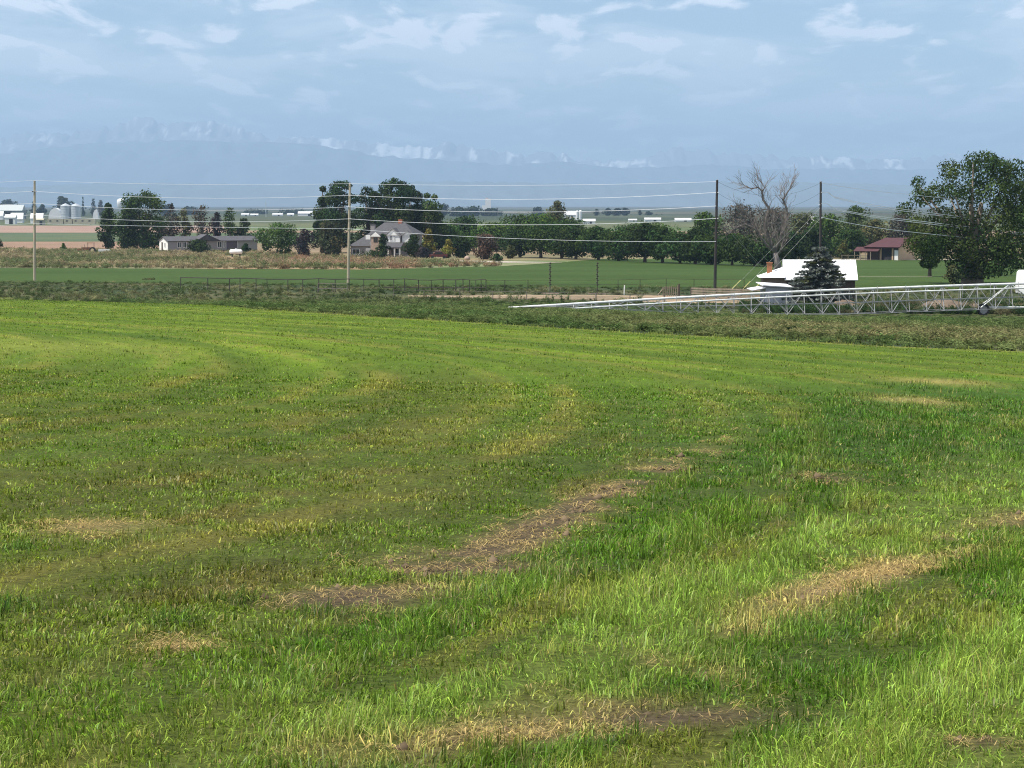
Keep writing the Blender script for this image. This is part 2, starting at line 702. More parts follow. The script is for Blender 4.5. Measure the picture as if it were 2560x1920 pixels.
    c = lerpc(c, (0.22, 0.15, 0.08), np.clip(0.8 * soil, 0, 1))
    c = lerpc(c, STRAW, np.clip(straw * 1.1, 0, 1))
    bare = np.clip(0.95 * mA + 0.45 * mB + soil + 0.5 * straw, 0, 1)
    hgt = hgt * (1 - 0.6 * bare)
    # ---- a few single patches
    br = spot(x, y, 60, 868, 3.2, 5.0)
    c = lerpc(c, (0.27, 0.30, 0.07), 0.8 * br)
    for (a_, b_, rx, ry) in ((20, 1545, 0.08, 0.22), (580, 1525, 0.12, 0.16), (800, 1560, 0.12, 0.16), (440, 1575, 0.08, 0.12), (40, 1390, 0.10, 0.2)):
        g = spot(x, y, a_, b_, rx, ry)
        c = lerpc(c, (0.055, 0.130, 0.020), 0.75 * np.clip(g * 1.3, 0, 1))
        hgt = hgt + 0.05 * g
    ed = sstep(0.955, 0.995, fr)
    c = lerpc(c, (0.24, 0.235, 0.085), 0.55 * ed)
    hgt = hgt + 0.05 * ed
    live = np.clip(1 - 1.3 * np.maximum(bare, straw), 0, 1)[..., None]
    c = c * (1 - live * (1 - np.array((0.94, 1.0, 0.68))))
    return c, hgt, bare, straw


def shaded_hay_soil(x, y):
    c, h, bare, straw = hay(x, y)
    n = fbm(x * 14, y * 14, 7, 3)
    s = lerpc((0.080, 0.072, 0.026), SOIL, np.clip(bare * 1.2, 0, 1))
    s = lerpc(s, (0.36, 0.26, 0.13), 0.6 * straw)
    near = lerpc(s * 0.72, c * 0.46, 0.6 * (1 - bare))  # darkened: shadow in the gaps between blades is painted into the ground
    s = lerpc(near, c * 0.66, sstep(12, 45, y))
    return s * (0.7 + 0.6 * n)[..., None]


def edge_sheet():
    ncol, nrow = 430, 210
    s = np.linspace(-1, 1, ncol)
    D0 = -8.0
    De = np.full(ncol, 90.0)
    for _ in range(40):
        De = 0.5 * De + 0.5 * edge_at(bearing(s * (0.27 * De + 3.8), De))
    De = De + 1.2 * (fbm(s * 60, s * 0, 5, 3) - 0.5)
    t = np.linspace(0, 1, nrow)[:, None]
    near = np.interp(t, [0, 0.05, 0.55, 1.0], [0, 0.145, 0.34, 1.0])
    Y = D0 + (De - D0) * near
    Xh = 0.27 * np.maximum(Y, 0) + 3.8
    X = s * Xh
    Z = ground(X, Y) + 0.012 + 0.03 * (fbm(X / 0.7, Y / 0.7, 2, 2) - 0.5) * (Y < 40) + 0.03
    v = np.stack([X.ravel(), Y.ravel(), Z.ravel()], 1)
    i = np.arange((nrow - 1) * ncol).reshape(nrow - 1, ncol)[:, :-1].ravel()
    f = np.stack([i, i + 1, i + ncol + 1, i + ncol], 1)
    m = mat('shaded_turf_soil', (0.1, 0.1, 0.1), 0.95, noise=0.55, scale=28.0, attr='col', bump=0.05, spec=0.1)
    o = mesh_np('hay_field', v, f, m, shaded_hay_soil(X.ravel(), Y.ravel()), smooth=True)
    o['kind'] = 'structure'


edge_sheet()

# ---------------------------------------------------------------- grass tufts, scattered as stuff
PROTO = {}
rng = np.random.default_rng(7)
m_weed = leaf_mat('weed_leaf', instancer=True, trans=0.30, gloss=0.0)


def blade_clump(name, nb, rad, length, width, lean, seg, seed, lying=False, leafy=0.0, material=None):
    g = np.random.default_rng(seed)
    V, Fc, T = [], [], []
    for b in range(nb):
        an = g.uniform(0, 2 * np.pi)
        rr = rad * np.sqrt(g.uniform())
        base = np.array([rr * np.cos(an), rr * np.sin(an), -0.01])
        d = g.uniform(0, 2 * np.pi)
        ln = length * g.uniform(0.55, 1.15)
        wd = width * g.uniform(0.7, 1.3)
        le = lean * g.uniform(0.2, 1.6)
        out = np.array([np.cos(d), np.sin(d), 0])
        sd = np.array([-np.sin(d), np.cos(d), 0])
        yaw = g.uniform(-0.9, 0.9)
        sd = sd * np.cos(yaw) + out * np.sin(yaw)
        tint = g.uniform(0.65, 1.35)
        warm = g.uniform(0.9, 1.15)
        s0 = len(V)
        for k in range(seg + 1):
            t = k / seg
            if lying:
                p = base + out * ln * (t - 0.5) + np.array([0, 0, 0.012 + 0.03 * g.uniform() + 0.02 * np.sin(t * 3.1)])
            else:
                th = le * t
                p = base + ln * t * (out * np.sin(th) + np.array([0, 0, np.cos(th)]))
            wk = wd * (1 - 0.85 * t) if not lying else wd
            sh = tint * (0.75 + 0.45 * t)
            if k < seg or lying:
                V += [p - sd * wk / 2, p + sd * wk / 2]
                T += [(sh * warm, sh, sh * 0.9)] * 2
            else:
                V += [p]
                T += [(sh * warm, sh, sh * 0.9)]
        for k in range(seg):
            a = s0 + 2 * k
            if k < seg - 1 or lying:
                Fc += [(a, a + 1, a + 3), (a, a + 3, a + 2)]
            else:
                Fc += [(a, a + 1, a + 2)]
        if leafy > 0:
            for q in range(int(g.integers(3, 6))):
                t = g.uniform(0.25, 1.0)
                th = le * t
                p = base + ln * t * (out * np.sin(th) + np.array([0, 0, np.cos(th)]))
                a2 = g.uniform(0, 2 * np.pi)
                o2 = np.array([np.cos(a2), np.sin(a2), g.uniform(-0.3, 0.8)])
                u2 = np.cross(o2, [0.2, 0.3, 1.0])
                u2 /= np.linalg.norm(u2)
                s1 = len(V)
                lf = leafy * g.uniform(0.6, 1.3)
                V += [p, p + o2 * lf * 0.5 + u2 * lf * 0.28, p + o2 * lf, p + o2 * lf * 0.5 - u2 * lf * 0.28]
                tt = g.uniform(0.7, 1.35)
                T += [(tt, tt, tt)] * 4
                Fc += [(s1, s1 + 1, s1 + 2), (s1, s1 + 2, s1 + 3)]
    return mesh_np(name, V, Fc, material, T, link=False, attr='tint')


def proto_set(key, objs):
    c = bpy.data.collections.new(key)
    for o in objs:
        c.objects.link(o)
    PROTO[key] = c


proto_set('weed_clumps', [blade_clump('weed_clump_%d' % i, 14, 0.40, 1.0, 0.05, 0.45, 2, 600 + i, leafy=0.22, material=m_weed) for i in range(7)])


def scatter(name, key, P, rotz, tilt, scale, idx, cols, label, cat):
    n = len(P)
    me = bpy.data.meshes.new(name)
    me.vertices.add(n)
    me.vertices.foreach_set('co', np.asarray(P, np.float32).ravel())

    def att(nm, typ, arr, fld):
        a = me.attributes.new(nm, typ, 'POINT')
        a.data.foreach_set(fld, np.ascontiguousarray(arr).ravel())
    rot = np.zeros((n, 3), np.float32)
    rot[:, 2] = rotz
    rot[:, 0] = tilt[0]
    rot[:, 1] = tilt[1]
    att('rot', 'FLOAT_VECTOR', rot, 'vector')
    att('scl', 'FLOAT_VECTOR', np.asarray(scale, np.float32), 'vector')
    att('idx', 'INT', np.asarray(idx, np.int32), 'value')
    c4 = np.ones((n, 4), np.float32)
    c4[:, :3] = cols
    att('col', 'FLOAT_COLOR', c4, 'color')
    o = bpy.data.objects.new(name, me)
    COL.objects.link(o)
    g = bpy.data.node_groups.new(name, 'GeometryNodeTree')
    g.interface.new_socket('Geometry', in_out='INPUT', socket_type='NodeSocketGeometry')
    g.interface.new_socket('Geometry', in_out='OUTPUT', socket_type='NodeSocketGeometry')
    gi = g.nodes.new('NodeGroupInput')
    go = g.nodes.new('NodeGroupOutput')
    ci = g.nodes.new('GeometryNodeCollectionInfo')
    ci.inputs['Collection'].default_value = PROTO[key]
    ci.inputs['Separate Children'].default_value = True
    ci.inputs['Reset Children'].default_value = True
    ip = g.nodes.new('GeometryNodeInstanceOnPoints')
    ip.inputs['Pick Instance'].default_value = True
    g.links.new(gi.outputs[0], ip.inputs['Points'])
    g.links.new(ci.outputs[0], ip.inputs['Instance'])

    def named(nm, typ, sock):
        a = g.nodes.new('GeometryNodeInputNamedAttribute')
        a.data_type = typ
        a.inputs['Name'].default_value = nm
        g.links.new(a.outputs[0], sock)
    named('idx', 'INT', ip.inputs['Instance Index'])
    e2r = g.nodes.new('FunctionNodeEulerToRotation')
    named('rot', 'FLOAT_VECTOR', e2r.inputs[0])
    g.links.new(e2r.outputs[0], ip.inputs['Rotation'])
    named('scl', 'FLOAT_VECTOR', ip.inputs['Scale'])
    g.links.new(ip.outputs[0], go.inputs[0])
    md = o.modifiers.new('scatter', 'NODES')
    md.node_group = g
    tag(o, label, cat, kind='stuff')
    return o


def blades(name, P, cl, seed, m, label, cat, lying=None, simple=False):
    """many grass blades as one mesh. P: root x, y, z; cl: dict of per-blade length, width, lean, colour"""
    g = np.random.default_rng(seed)
    n = len(P)
    d = cl['dir'] if 'dir' in cl else g.uniform(0, 2 * np.pi, n)
    out = np.stack([np.cos(d), np.sin(d), 0 * d], 1)
    yw = d + g.uniform(-0.9, 0.9, n) + np.pi / 2
    sd = np.stack([np.cos(yw), np.sin(yw), 0 * yw], 1)
    ln, wd, le = cl['len'][:, None], cl['wid'][:, None], cl['lean'][:, None]
    up = np.array([0, 0, 1.0])
    if lying is not None:
        p0 = P - out * ln / 2
        p1 = P + up * lying[:, None]
        p2 = P + out * ln / 2 + up * lying[:, None] * 0.4
    else:
        p0 = P
        p1 = P + ln * 0.55 * (out * np.sin(le * 0.5) + up * np.cos(le * 0.5))
        p2 = p1 + ln * 0.45 * (out * np.sin(le * 1.75) + up * np.cos(le * 1.75))
    if simple:
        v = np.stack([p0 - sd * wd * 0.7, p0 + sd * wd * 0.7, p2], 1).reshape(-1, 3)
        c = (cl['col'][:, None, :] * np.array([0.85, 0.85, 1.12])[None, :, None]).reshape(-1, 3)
        o = mesh_np(name, v, np.arange(3 * n).reshape(n, 3), m, c)
        tag(o, label, cat, kind='stuff')
        return o
    v = np.stack([p0 - sd * wd / 2, p0 + sd * wd / 2, p1 - sd * wd * 0.42, p1 + sd * wd * 0.42, p2], 1).reshape(-1, 3)
    i = np.arange(n)[:, None] * 5
    f = (i[:, :, None] + np.array([[0, 1, 3], [0, 3, 2], [2, 3, 4]])[None]).reshape(-1, 3)
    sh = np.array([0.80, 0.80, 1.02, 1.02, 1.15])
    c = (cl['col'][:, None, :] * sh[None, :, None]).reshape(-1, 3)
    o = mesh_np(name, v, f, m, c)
    tag(o, label, cat, kind='stuff')
    return o


def ring_points(n, d0, d1, side, power):
    """random points of the wedge in front of the viewer, thinning out with distance"""
    Dg = np.linspace(d0, d1, 4000)
    pdf = (0.49 * Dg + 2 * side) * Dg ** (-power)
    cdf = np.cumsum(pdf)
    cdf /= cdf[-1]
    y = np.interp(rng.uniform(size=n), cdf, Dg)
    x = rng.uniform(-1, 1, n) * (0.245 * y + side)
    return x, y


BLADE_W = 0.0034


def grass(name, nc, per, d0, d1, side, power, seed, label, hs=1.0):
    x, y = ring_points(nc, d0, d1, side, power)
    px = bearing(x, y)
    k = y < edge_at(px) + 0.1 + 0.8 * (vnoise(px * 0.1, px * 0, 4) - 0.5)
    x, y = x[k], y[k]
    c, h, bare, straw = hay(x, y)
    keep = rng.uniform(size=len(x)) > 0.72 * np.clip(bare * 1.2, 0, 1)
    x, y, c, h = x[keep], y[keep], c[keep], h[keep]
    n = len(x)
    c = c * rng.uniform(0.78, 1.28, n)[:, None]
    dry = rng.uniform(size=n) < 0.05
    c[dry] = lerpc(c[dry], DRYG, np.full(dry.sum(), 0.7))
    tall = rng.uniform(0.7, 1.35, n) * np.where(rng.uniform(size=n) < 0.04, 1.35, 1.0)
    dr = 6.28 * fbm(x / 0.5, y / 0.5, 211, 2) * 2 + rng.normal(0, 0.8, len(x))
    lod = np.clip(rng.normal(0.90, 0.42, len(x)), 0.1, 1.7)
    x, y, h, tall, dr, lod = (np.repeat(q, per) for q in (x, y, h, tall, dr, lod))
    c = np.repeat(c, per, 0)
    n = len(x)
    f = (np.maximum(y, 6) / 8.0) ** 0.72
    sp = 0.028 * f
    x = x + rng.normal(0, 1, n) * sp
    y2 = y + rng.normal(0, 1, n) * sp
    P = np.stack([x, y2, ground(x, y2) + 0.025], 1)
    tint = np.clip(np.exp(rng.normal(0.0, 0.42, n)), 0.35, 2.3)[:, None] * (1 + np.array([0.20, 0.06, 0.10]) * (rng.uniform(size=(n, 3)) - 0.5))
    dryb = rng.uniform(size=n) < 0.06
    c = c * tint
    c[dryb] = lerpc(c[dryb], (0.36, 0.30, 0.14), np.full(dryb.sum(), 0.75))
    cl = dict(len=h * hs * tall * rng.uniform(0.6, 1.25, n) * 1.25 * (1 + 0.002 * y), wid=BLADE_W * f * rng.uniform(0.65, 1.35, n) * np.interp(h, [0.02, 0.05, 0.09], [2.1, 1.35, 1.0]),
              lean=np.abs(lod * rng.normal(1.0, 0.40, n)), col=c, dir=dr + rng.normal(0, 0.95, n))
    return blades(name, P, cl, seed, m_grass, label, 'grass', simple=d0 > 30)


m_grass = leaf_mat('grass_blade', instancer=False, trans=0.40, gloss=0.015)
grass('near_grass', 36000, 9, 4.6, 13, 2.9, 1.0, 1, 'grass blades of the mown field closest to the viewer')
grass('middle_grass', 28000, 9, 12.6, 33, 3.2, 1.3, 2, 'short grass of the field in the middle distance')
grass('far_grass', 24000, 10, 32, 150, 5.0, 1.2, 3, 'bright regrown grass towards the far edge of the field', 1.15)

# loose straw on the worn tracks
x, y = ring_points(90000, 4.5, 26, 1.5, 1.0)
c, h, bare, straw = hay(x, y)
k = rng.uniform(size=len(x)) < np.clip(0.6 * straw + 0.22 * bare, 0, 1)
x, y = np.repeat(x[k], 9), np.repeat(y[k], 9)
n = len(x)
x = x + rng.normal(0, 0.04, n)
y = y + rng.normal(0, 0.04, n)
f = (y / 8.0) ** 0.7
blades('straw', np.stack([x, y, ground(x, y) + 0.03 + 0.02 * rng.uniform(size=n)], 1),
       dict(len=rng.uniform(0.04, 0.11, n) * f, wid=0.0030 * f * rng.uniform(0.7, 1.3, n), lean=np.zeros(n), col=np.array(STRAW) * rng.uniform(0.5, 1.25, n)[:, None]),
       5, m_grass, 'loose dry straw lying along the worn wheel tracks', 'straw', lying=rng.uniform(0, 0.025, n))

# crumbs of soil on the bare ground
x, y = ring_points(60000, 4.6, 20, 2.0, 1.0)
c, h, bare, straw = hay(x, y)
k = rng.uniform(size=len(x)) < 0.55 * np.clip(bare - 0.15, 0, 1)
x, y = x[k], y[k]
n = len(x)
oc = np.array([[1, 0, 0], [-1, 0, 0], [0, 1, 0], [0, -1, 0], [0, 0, 0.8], [0, 0, -0.5]], float)
of = np.array([[0, 2, 4], [2, 1, 4], [1, 3, 4], [3, 0, 4], [2, 0, 5], [1, 2, 5], [3, 1, 5], [0, 3, 5]])
sz = np.exp(rng.normal(math.log(0.011), 0.45, n)) * (y / 8.0) ** 0.6
v = np.stack([x, y, ground(x, y) + 0.035], 1)[:, None, :] + oc[None] * sz[:, None, None] * rng.uniform(0.6, 1.4, (n, 6, 1)) + rng.normal(0, 0.15, (n, 6, 3)) * sz[:, None, None]
f = (np.arange(n)[:, None, None] * 6 + of[None]).reshape(-1, 3)
cc = np.repeat(np.array((0.125, 0.092, 0.056)) * rng.uniform(0.6, 1.4, n)[:, None], 6, 0)
tag(mesh_np('soil_crumbs', v.reshape(-1, 3), f, mat('crumb_soil', (0.1, 0.1, 0.1), 0.95, attr='col', spec=0.1), cc), 'brown crumbs of dry soil in the worn wheel track', 'soil', kind='stuff')

# ---------------------------------------------------------------- fields in the valley
C_ = lambda *pts: (lambda p: float(np.interp(p, [a for a, b in pts], [b for a, b in pts])))


def tint_fn(c0, c1, sx, sy, seed, lo=0.35, hi=0.65):
    def fn(x, y):
        return lerpc(c0, c1, sstep(lo, hi, fbm(x / sx, y / sy, seed, 4)))
    return fn


m_field = mat('field_soil', (0.1, 0.1, 0.1), 0.95, noise=0.28, scale=1.2, attr='col', bump=0.05, spec=0.1)
m_crop = mat('alfalfa_crop', (0.1, 0.1, 0.1), 0.95, noise=0.22, scale=0.9, attr='col', bump=0.12, spec=0.1)

edge_out = lambda p: float(edge_at(p)) - 1.5
strip_sheet('ditch_bank', m_field, -900, 3400, 260, edge_out, lambda p: 262.0, 60, 0.006, tint_fn((0.035, 0.052, 0.02), (0.085, 0.085, 0.04), 6, 12, 31))
pen_near = C_((400, 222), (900, 216), (1100, 213), (1300, 209), (1900, 207), (2600, 207))
pen_far = C_((400, 224), (900, 222), (1100, 218), (1300, 219), (1700, 221), (1900, 222))
strip_sheet('dirt_pen', mat('pen_dirt', (0.1, 0.1, 0.1), 0.95, noise=0.2, scale=0.8, attr='col', spec=0.1), 1020, 1900, 110, pen_near, pen_far, 14, 0.03,
            tint_fn((0.33, 0.25, 0.165), (0.17, 0.13, 0.085), 7, 1.2, 41), jag=0.015)
alf_near = C_((-900, 252), (0, 258), (600, 250), (1000, 244), (1400, 240), (1800, 238), (2200, 236), (3300, 236))
alf_far = C_((-900, 352), (0, 350), (500, 342), (900, 338), (1100, 352), (1250, 364), (1380, 396), (1500, 436), (1900, 440), (2080, 424), (2200, 424), (3300, 424))
strip_sheet('alfalfa_field', m_crop, -900, 3300, 260, alf_near, alf_far, 70, 0.035, tint_fn((0.037, 0.066, 0.0125), (0.046, 0.078, 0.016), 30, 12, 51), jag=0.02)
strip_sheet('weedy_field', m_field, -900, 1270, 140, lambda p: alf_far(p) - 2, C_((-900, 560), (200, 545), (640, 520), (900, 470), (1270, 440)), 50, 0.02,
            tint_fn((0.30, 0.20, 0.12), (0.15, 0.15, 0.075), 14, 9, 61), jag=0.01)
strip_sheet('lawn', m_field, 1040, 1420, 50, lambda p: alf_far(p) + 1.0, C_((1040, 420), (1420, 405)), 16, 0.05, tint_fn((0.16, 0.19, 0.085), (0.20, 0.20, 0.11), 6, 6, 71))
strip_sheet('driveway', mat('gravel', (0.42, 0.37, 0.31), 0.95, noise=0.2, scale=2.0, spec=0.1), 1150, 1405, 40, C_((1150, 408), (1250, 399), (1405, 401)), C_((1150, 420), (1250, 412), (1405, 402)), 6, 0.09)
strip_sheet('field_lane', MATS['gravel'], 2085, 2700, 60, C_((2085, 424), (2700, 427)), C_((2085, 427.5), (2700, 431)), 4, 0.06)
# two thin pale irrigation borders across the alfalfa on the right
strip_sheet('border_dyke', MATS['gravel'], 2148, 2330, 20, lambda p: 281.0, lambda p: 281.9, 2, 0.07)
strip_sheet('fallow_field', m_field, -900, 420, 60, C_((-900, 575), (420, 560)), lambda p: 705.0, 16, 0.02, tint_fn((0.26, 0.165, 0.115), (0.22, 0.15, 0.10), 25, 10, 81))
strip_sheet('green_field', m_field, -900, 900, 80, lambda p: 712.0, lambda p: 985.0, 16, 0.03, tint_fn((0.075, 0.105, 0.055), (0.10, 0.12, 0.06), 30, 20, 91))
strip_sheet('ploughed_field', m_field, -900, 560, 60, lambda p: 992.0, lambda p: 1360.0, 12, 0.05, tint_fn((0.27, 0.18, 0.14), (0.30, 0.21, 0.16), 30, 20, 95))

# ---------------------------------------------------------------- weeds on the ditch bank and dry weeds by the houses


def weeds(name, n, d0, d1, colfn, hfn, wfn, label, pxr=(-420, 2980), keepfn=None, key='weed_clumps', nv=7):
    y = np.sqrt(rng.uniform(size=n) * (d1 ** 2 - d0 ** 2) + d0 ** 2)
    px = rng.uniform(pxr[0], pxr[1], n)
    x = (px - 1280) / F * (y * _cp + 9 * _sp)
    k = keepfn(px, x, y)
    px, x, y = px[k], x[k], y[k]
    n = len(x)
    hs = hfn(px, x, y) * rng.uniform(0.6, 1.3, n)
    ws = wfn(y) * rng.uniform(0.8, 1.3, n)
    c = colfn(px, x, y) * rng.uniform(0.7, 1.3, n)[:, None]
    return scatter(name, key, np.stack([x, y, ground(x, y)], 1), rng.uniform(0, 6.28, n), (rng.normal(0, 0.1, n), rng.normal(0, 0.1, n)),
                   np.stack([ws, ws, hs], 1), rng.integers(0, nv, n), c, label, 'weeds')


def bank_cols(px, x, y):
    e = y - edge_at(px)
    n = fbm(x / 4, y / 9, 131, 4)
    dark = np.array((0.072, 0.118, 0.036))
    c = lerpc(dark, (0.125, 0.158, 0.056), sstep(0.4, 0.65, n))
    rt = sstep(1250, 1900, px)
    tan = rt * sstep(6, 13, e + 6 * (n - 0.5)) * (1 - sstep(46, 66, e + 10 * (n - 0.5)))
    c = lerpc(c, (0.20, 0.185, 0.085), 0.85 * tan * sstep(0.25, 0.5, fbm(x / 1.5, y / 4, 141, 3)))
    lf = (1 - sstep(500, 1300, px)) * sstep(40, 70, e)
    c = lerpc(c, (0.115, 0.135, 0.06), 0.7 * lf * sstep(0.35, 0.6, n))
    spk = fbm(x / 1.2, y / 2.0, 151, 3)
    return lerpc(c, (0.16, 0.165, 0.07), 0.4 * sstep(0.62, 0.75, spk))


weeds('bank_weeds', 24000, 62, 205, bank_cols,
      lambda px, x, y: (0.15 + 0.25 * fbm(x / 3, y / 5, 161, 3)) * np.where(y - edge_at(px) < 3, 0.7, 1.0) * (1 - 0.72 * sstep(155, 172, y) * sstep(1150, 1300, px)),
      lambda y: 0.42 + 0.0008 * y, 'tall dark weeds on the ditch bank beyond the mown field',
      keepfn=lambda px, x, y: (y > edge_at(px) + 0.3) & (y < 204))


def pen_weed_keep(px, x, y):
    inpen = (y > np.array([pen_near(p) for p in px]) - 1) & (y < np.array([pen_far(p) for p in px]) + 0.5) & (px > 930) & (px < 1950)
    return ~inpen & (rng.uniform(size=len(px)) < np.where(px < 1350, 1.0, 0.8)) & (y < np.array([alf_near(p) for p in px]) + 3) & ~((px > 1900) & (px < 2160) & (y > 208) & (y < 232))


weeds('pen_weeds', 8000, 198, 264, lambda px, x, y: lerpc(lerpc((0.05, 0.09, 0.03), (0.12, 0.145, 0.06), fbm(x / 4, y / 4, 171, 3)), (0.24, 0.22, 0.11), 0.6 * sstep(0.5, 0.7, fbm(x / 2.5, y / 5, 181, 3))),
      lambda px, x, y: 0.25 + 0.5 * sstep(0.45, 0.75, fbm(x / 3, y / 4, 191, 3)) * (y < 232), lambda y: 0.55 + 0 * y, 'rough weeds around the old corral fences', keepfn=pen_weed_keep)

weeds('dry_weeds', 8000, 340, 540, lambda px, x, y: lerpc(lerpc((0.29, 0.24, 0.145), (0.13, 0.155, 0.068), sstep(0.36, 0.56, fbm(x / 9, y / 14, 201, 3))), (0.28, 0.18, 0.115), sstep(0.5, 0.66, fbm(x / 6, y / 8, 211, 3)) * sstep(640, 760, px)),
      lambda px, x, y: (0.45 + 0.8 * fbm(x / 5, y / 7, 221, 3)), lambda y: 1.0 + 0 * y, 'tangled dry brown weeds in front of the houses', pxr=(-300, 1260),
      keepfn=lambda px, x, y: (y > np.array([alf_far(p) for p in px]) + 1) & (y < np.interp(px, [-300, 300, 640, 900, 1260], [545, 530, 500, 448, 380])) & ~((px > 560) & (px < 620) & (y > 440) & (y < 470)))

weeds('pivot_weeds', 5200, 178, 206, lambda px, x, y: lerpc((0.040, 0.075, 0.026), (0.20, 0.17, 0.10), 0.75 * sstep(0.48, 0.68, fbm(x / 3, y / 3, 231, 3))),
      lambda px, x, y: 0.30 + 0.55 * fbm(x / 2.5, y / 3, 241, 3), lambda y: 0.5 + 0 * y, 'tall weeds grown through the irrigation truss', pxr=(1850, 2900),
      keepfn=lambda px, x, y: (y > 190) & ~((px > 1905) & (px < 1985) & (y > 200)))

# ---------------------------------------------------------------- mountains


def mountain(name, D, depth, prof, seed, base, snowline, rough, snow_amt, hazed_rock):
    nx, ny = (900, 64) if snow_amt > 0 else (460, 50)
    px = np.linspace(-1500, 4060, nx)
    top = np.interp(px, [a for a, b in prof], [b for a, b in prof])
    k = np.array([1, 2, 3, 2, 1]) / 9.0
    top = np.convolve(np.pad(top, 2, 'edge'), k, 'valid')
    rid = 1 - np.abs(2 * fbm(px / 40, px * 0 + 2, seed, 6, 0.60) - 1)
    top = top - (rid - 0.84) * rough
    t = np.linspace(0, 1, ny)
    X = (px - 1280)[None, :] / F * D * np.ones((ny, 1))
    Y = D - depth / 2 + depth * t[:, None] + 0 * X
    crest = (512 - top) / F * D
    u = np.abs(t - 0.55) / np.where(t < 0.55, 0.55, 0.45)
    shape = np.clip(1 - u, 0, 1) ** 0.85
    sp = 1 - np.abs(2 * fbm(X / (D * 0.011) + 5, Y / (D * 0.02), seed + 9, 4) - 1)
    Z = EYE - 12 + crest[None, :] * shape[:, None] * (0.72 + 0.28 * sp * 1.1) / 1.0
    Z[int(round(0.55 * (ny - 1)))] = EYE + crest
    Z[0] = EYE - 12.6
    Z[-1] = EYE - 12.6
    hn = (Z - EYE) / np.maximum(crest.max(), 1)
    v = np.stack([X.ravel(), Y.ravel(), Z.ravel()], 1)
    i = np.arange((ny - 1) * nx).reshape(ny - 1, nx)[:, :-1].ravel()
    f = np.stack([i, i + 1, i + nx + 1, i + nx], 1)
    rel = (Z - EYE) / np.maximum(crest[None, :], 1.0)
    gul = fbm(X / (D * 0.0036), Y / (D * 0.03), seed + 21, 4)
    big = fbm(X / (D * 0.016), Y / (D * 0.06), seed + 31, 2)
    c = lerpc(hazed_rock, np.array(hazed_rock) * 1.5, gul)  # base tone lightened toward the air colour, so haze is painted in
    if snow_amt > 0:
        pxx = 1280 + F * X / D
        hh = (Z - EYE) / (0.004 * D)
        wx = pxx / 34.0 + 1.1 * (fbm(pxx / 30, hh / 2, seed + 41, 3) - 0.5)
        rdg = 1 - np.abs(2 * fbm(wx + hh * 0.22, hh * 0.30 - wx * 0.15, seed + 51, 4) - 1)
        where = np.interp(pxx, [-1500, 0, 40, 110, 180, 330, 400, 470, 590, 650, 760, 800, 1000, 1300, 1420, 1480, 1560, 1640, 1900, 2050, 2200, 2300, 4000],
                          [0.3, 0.4, 0.8, 0.8, 0.1, 0.35, 0.5, 0.45, 0.5, 0.3, 0.5, 0.9, 1.0, 1.0, 0.6, 0.3, 0.95, 0.3, 0.25, 0.55, 0.55, 0.3, 0.4])
        sn = sstep(0.895, 0.95, rdg + 0.16 * (where - 0.6) + 0.10 * (big - 0.5)) * sstep(snowline, snowline + 0.12, rel) * sstep(0.15, 0.5, where)
        c = lerpc(c, (0.75, 0.76, 0.78), np.clip(sn * snow_amt, 0, 1))
    m = mat('hazed_mountain_rock', (0.1, 0.1, 0.1), 0.95, attr='col', spec=0.05)
    o = mesh_np(name, v, f, m, c.reshape(-1, 3), smooth=True)
    o['kind'] = 'structure'
    return o


HIGH = [(-1500, 350), (-400, 345), (0, 338), (60, 330), (120, 334), (220, 326), (300, 306), (345, 294), (390, 298), (440, 306), (500, 303), (565, 308), (640, 336), (700, 346), (805, 342), (905, 356), (1000, 366), (1060, 368), (1120, 354), (1165, 366), (1220, 372), (1290, 388), (1380, 380), (1450, 396), (1540, 402), (1600, 392), (1690, 372), (1800, 376), (1900, 386), (2000, 394), (2080, 392), (2160, 402), (2260, 398), (2360, 386), (2480, 392), (2700, 380), (4060, 360)]
LOW = [(-1500, 400), (-300, 392), (0, 384), (170, 362), (330, 352), (500, 352), (640, 356), (750, 358), (860, 372), (930, 386), (1070, 396), (1270, 412), (1400, 404), (1510, 417), (1580, 421), (1700, 414), (1780, 409), (1920, 424), (2100, 420), (2300, 424), (2450, 414), (2700, 404), (4060, 380)]
FOOT = [(-1500, 470), (0, 468), (300, 455), (700, 462), (1100, 452), (1500, 460), (1900, 452), (2300, 462), (2700, 458), (4060, 462)]
mountain('snowy_mountain_range', 30000, 5000, HIGH, 3, 0, 0.70, 34, 1.0, (0.19, 0.20, 0.21))
mountain('foothill_range', 24500, 4600, LOW, 17, 0, 2.0, 12, 0.0, (0.104, 0.126, 0.135))
mountain('low_hills', 17000, 4000, FOOT, 29, 0, 2.0, 8, 0.0, (0.105, 0.122, 0.118))

# ---------------------------------------------------------------- the hazy air
hz = MB().box(-15500, 15500, -400, 40000, -14.0, 1330).build('haze', bpy.data.materials.new('haze_air'))
hm = hz.data.materials[0]
hm.use_nodes = True
hn_, hl_ = hm.node_tree.nodes, hm.node_tree.links
hn_.remove(hn_['Principled BSDF'])
pv = hn_.new('ShaderNodeVolumePrincipled')
pv.inputs['Color'].default_value = (0.47, 0.69, 0.95, 1)
pv.inputs['Density'].default_value = 7.8e-5
pv.inputs['Anisotropy'].default_value = 0.0
hl_.new(pv.outputs[0], hn_['Material Output'].inputs['Volume'])
tag(hz, 'pale blue summer haze hanging over the plain', 'haze', kind='stuff')

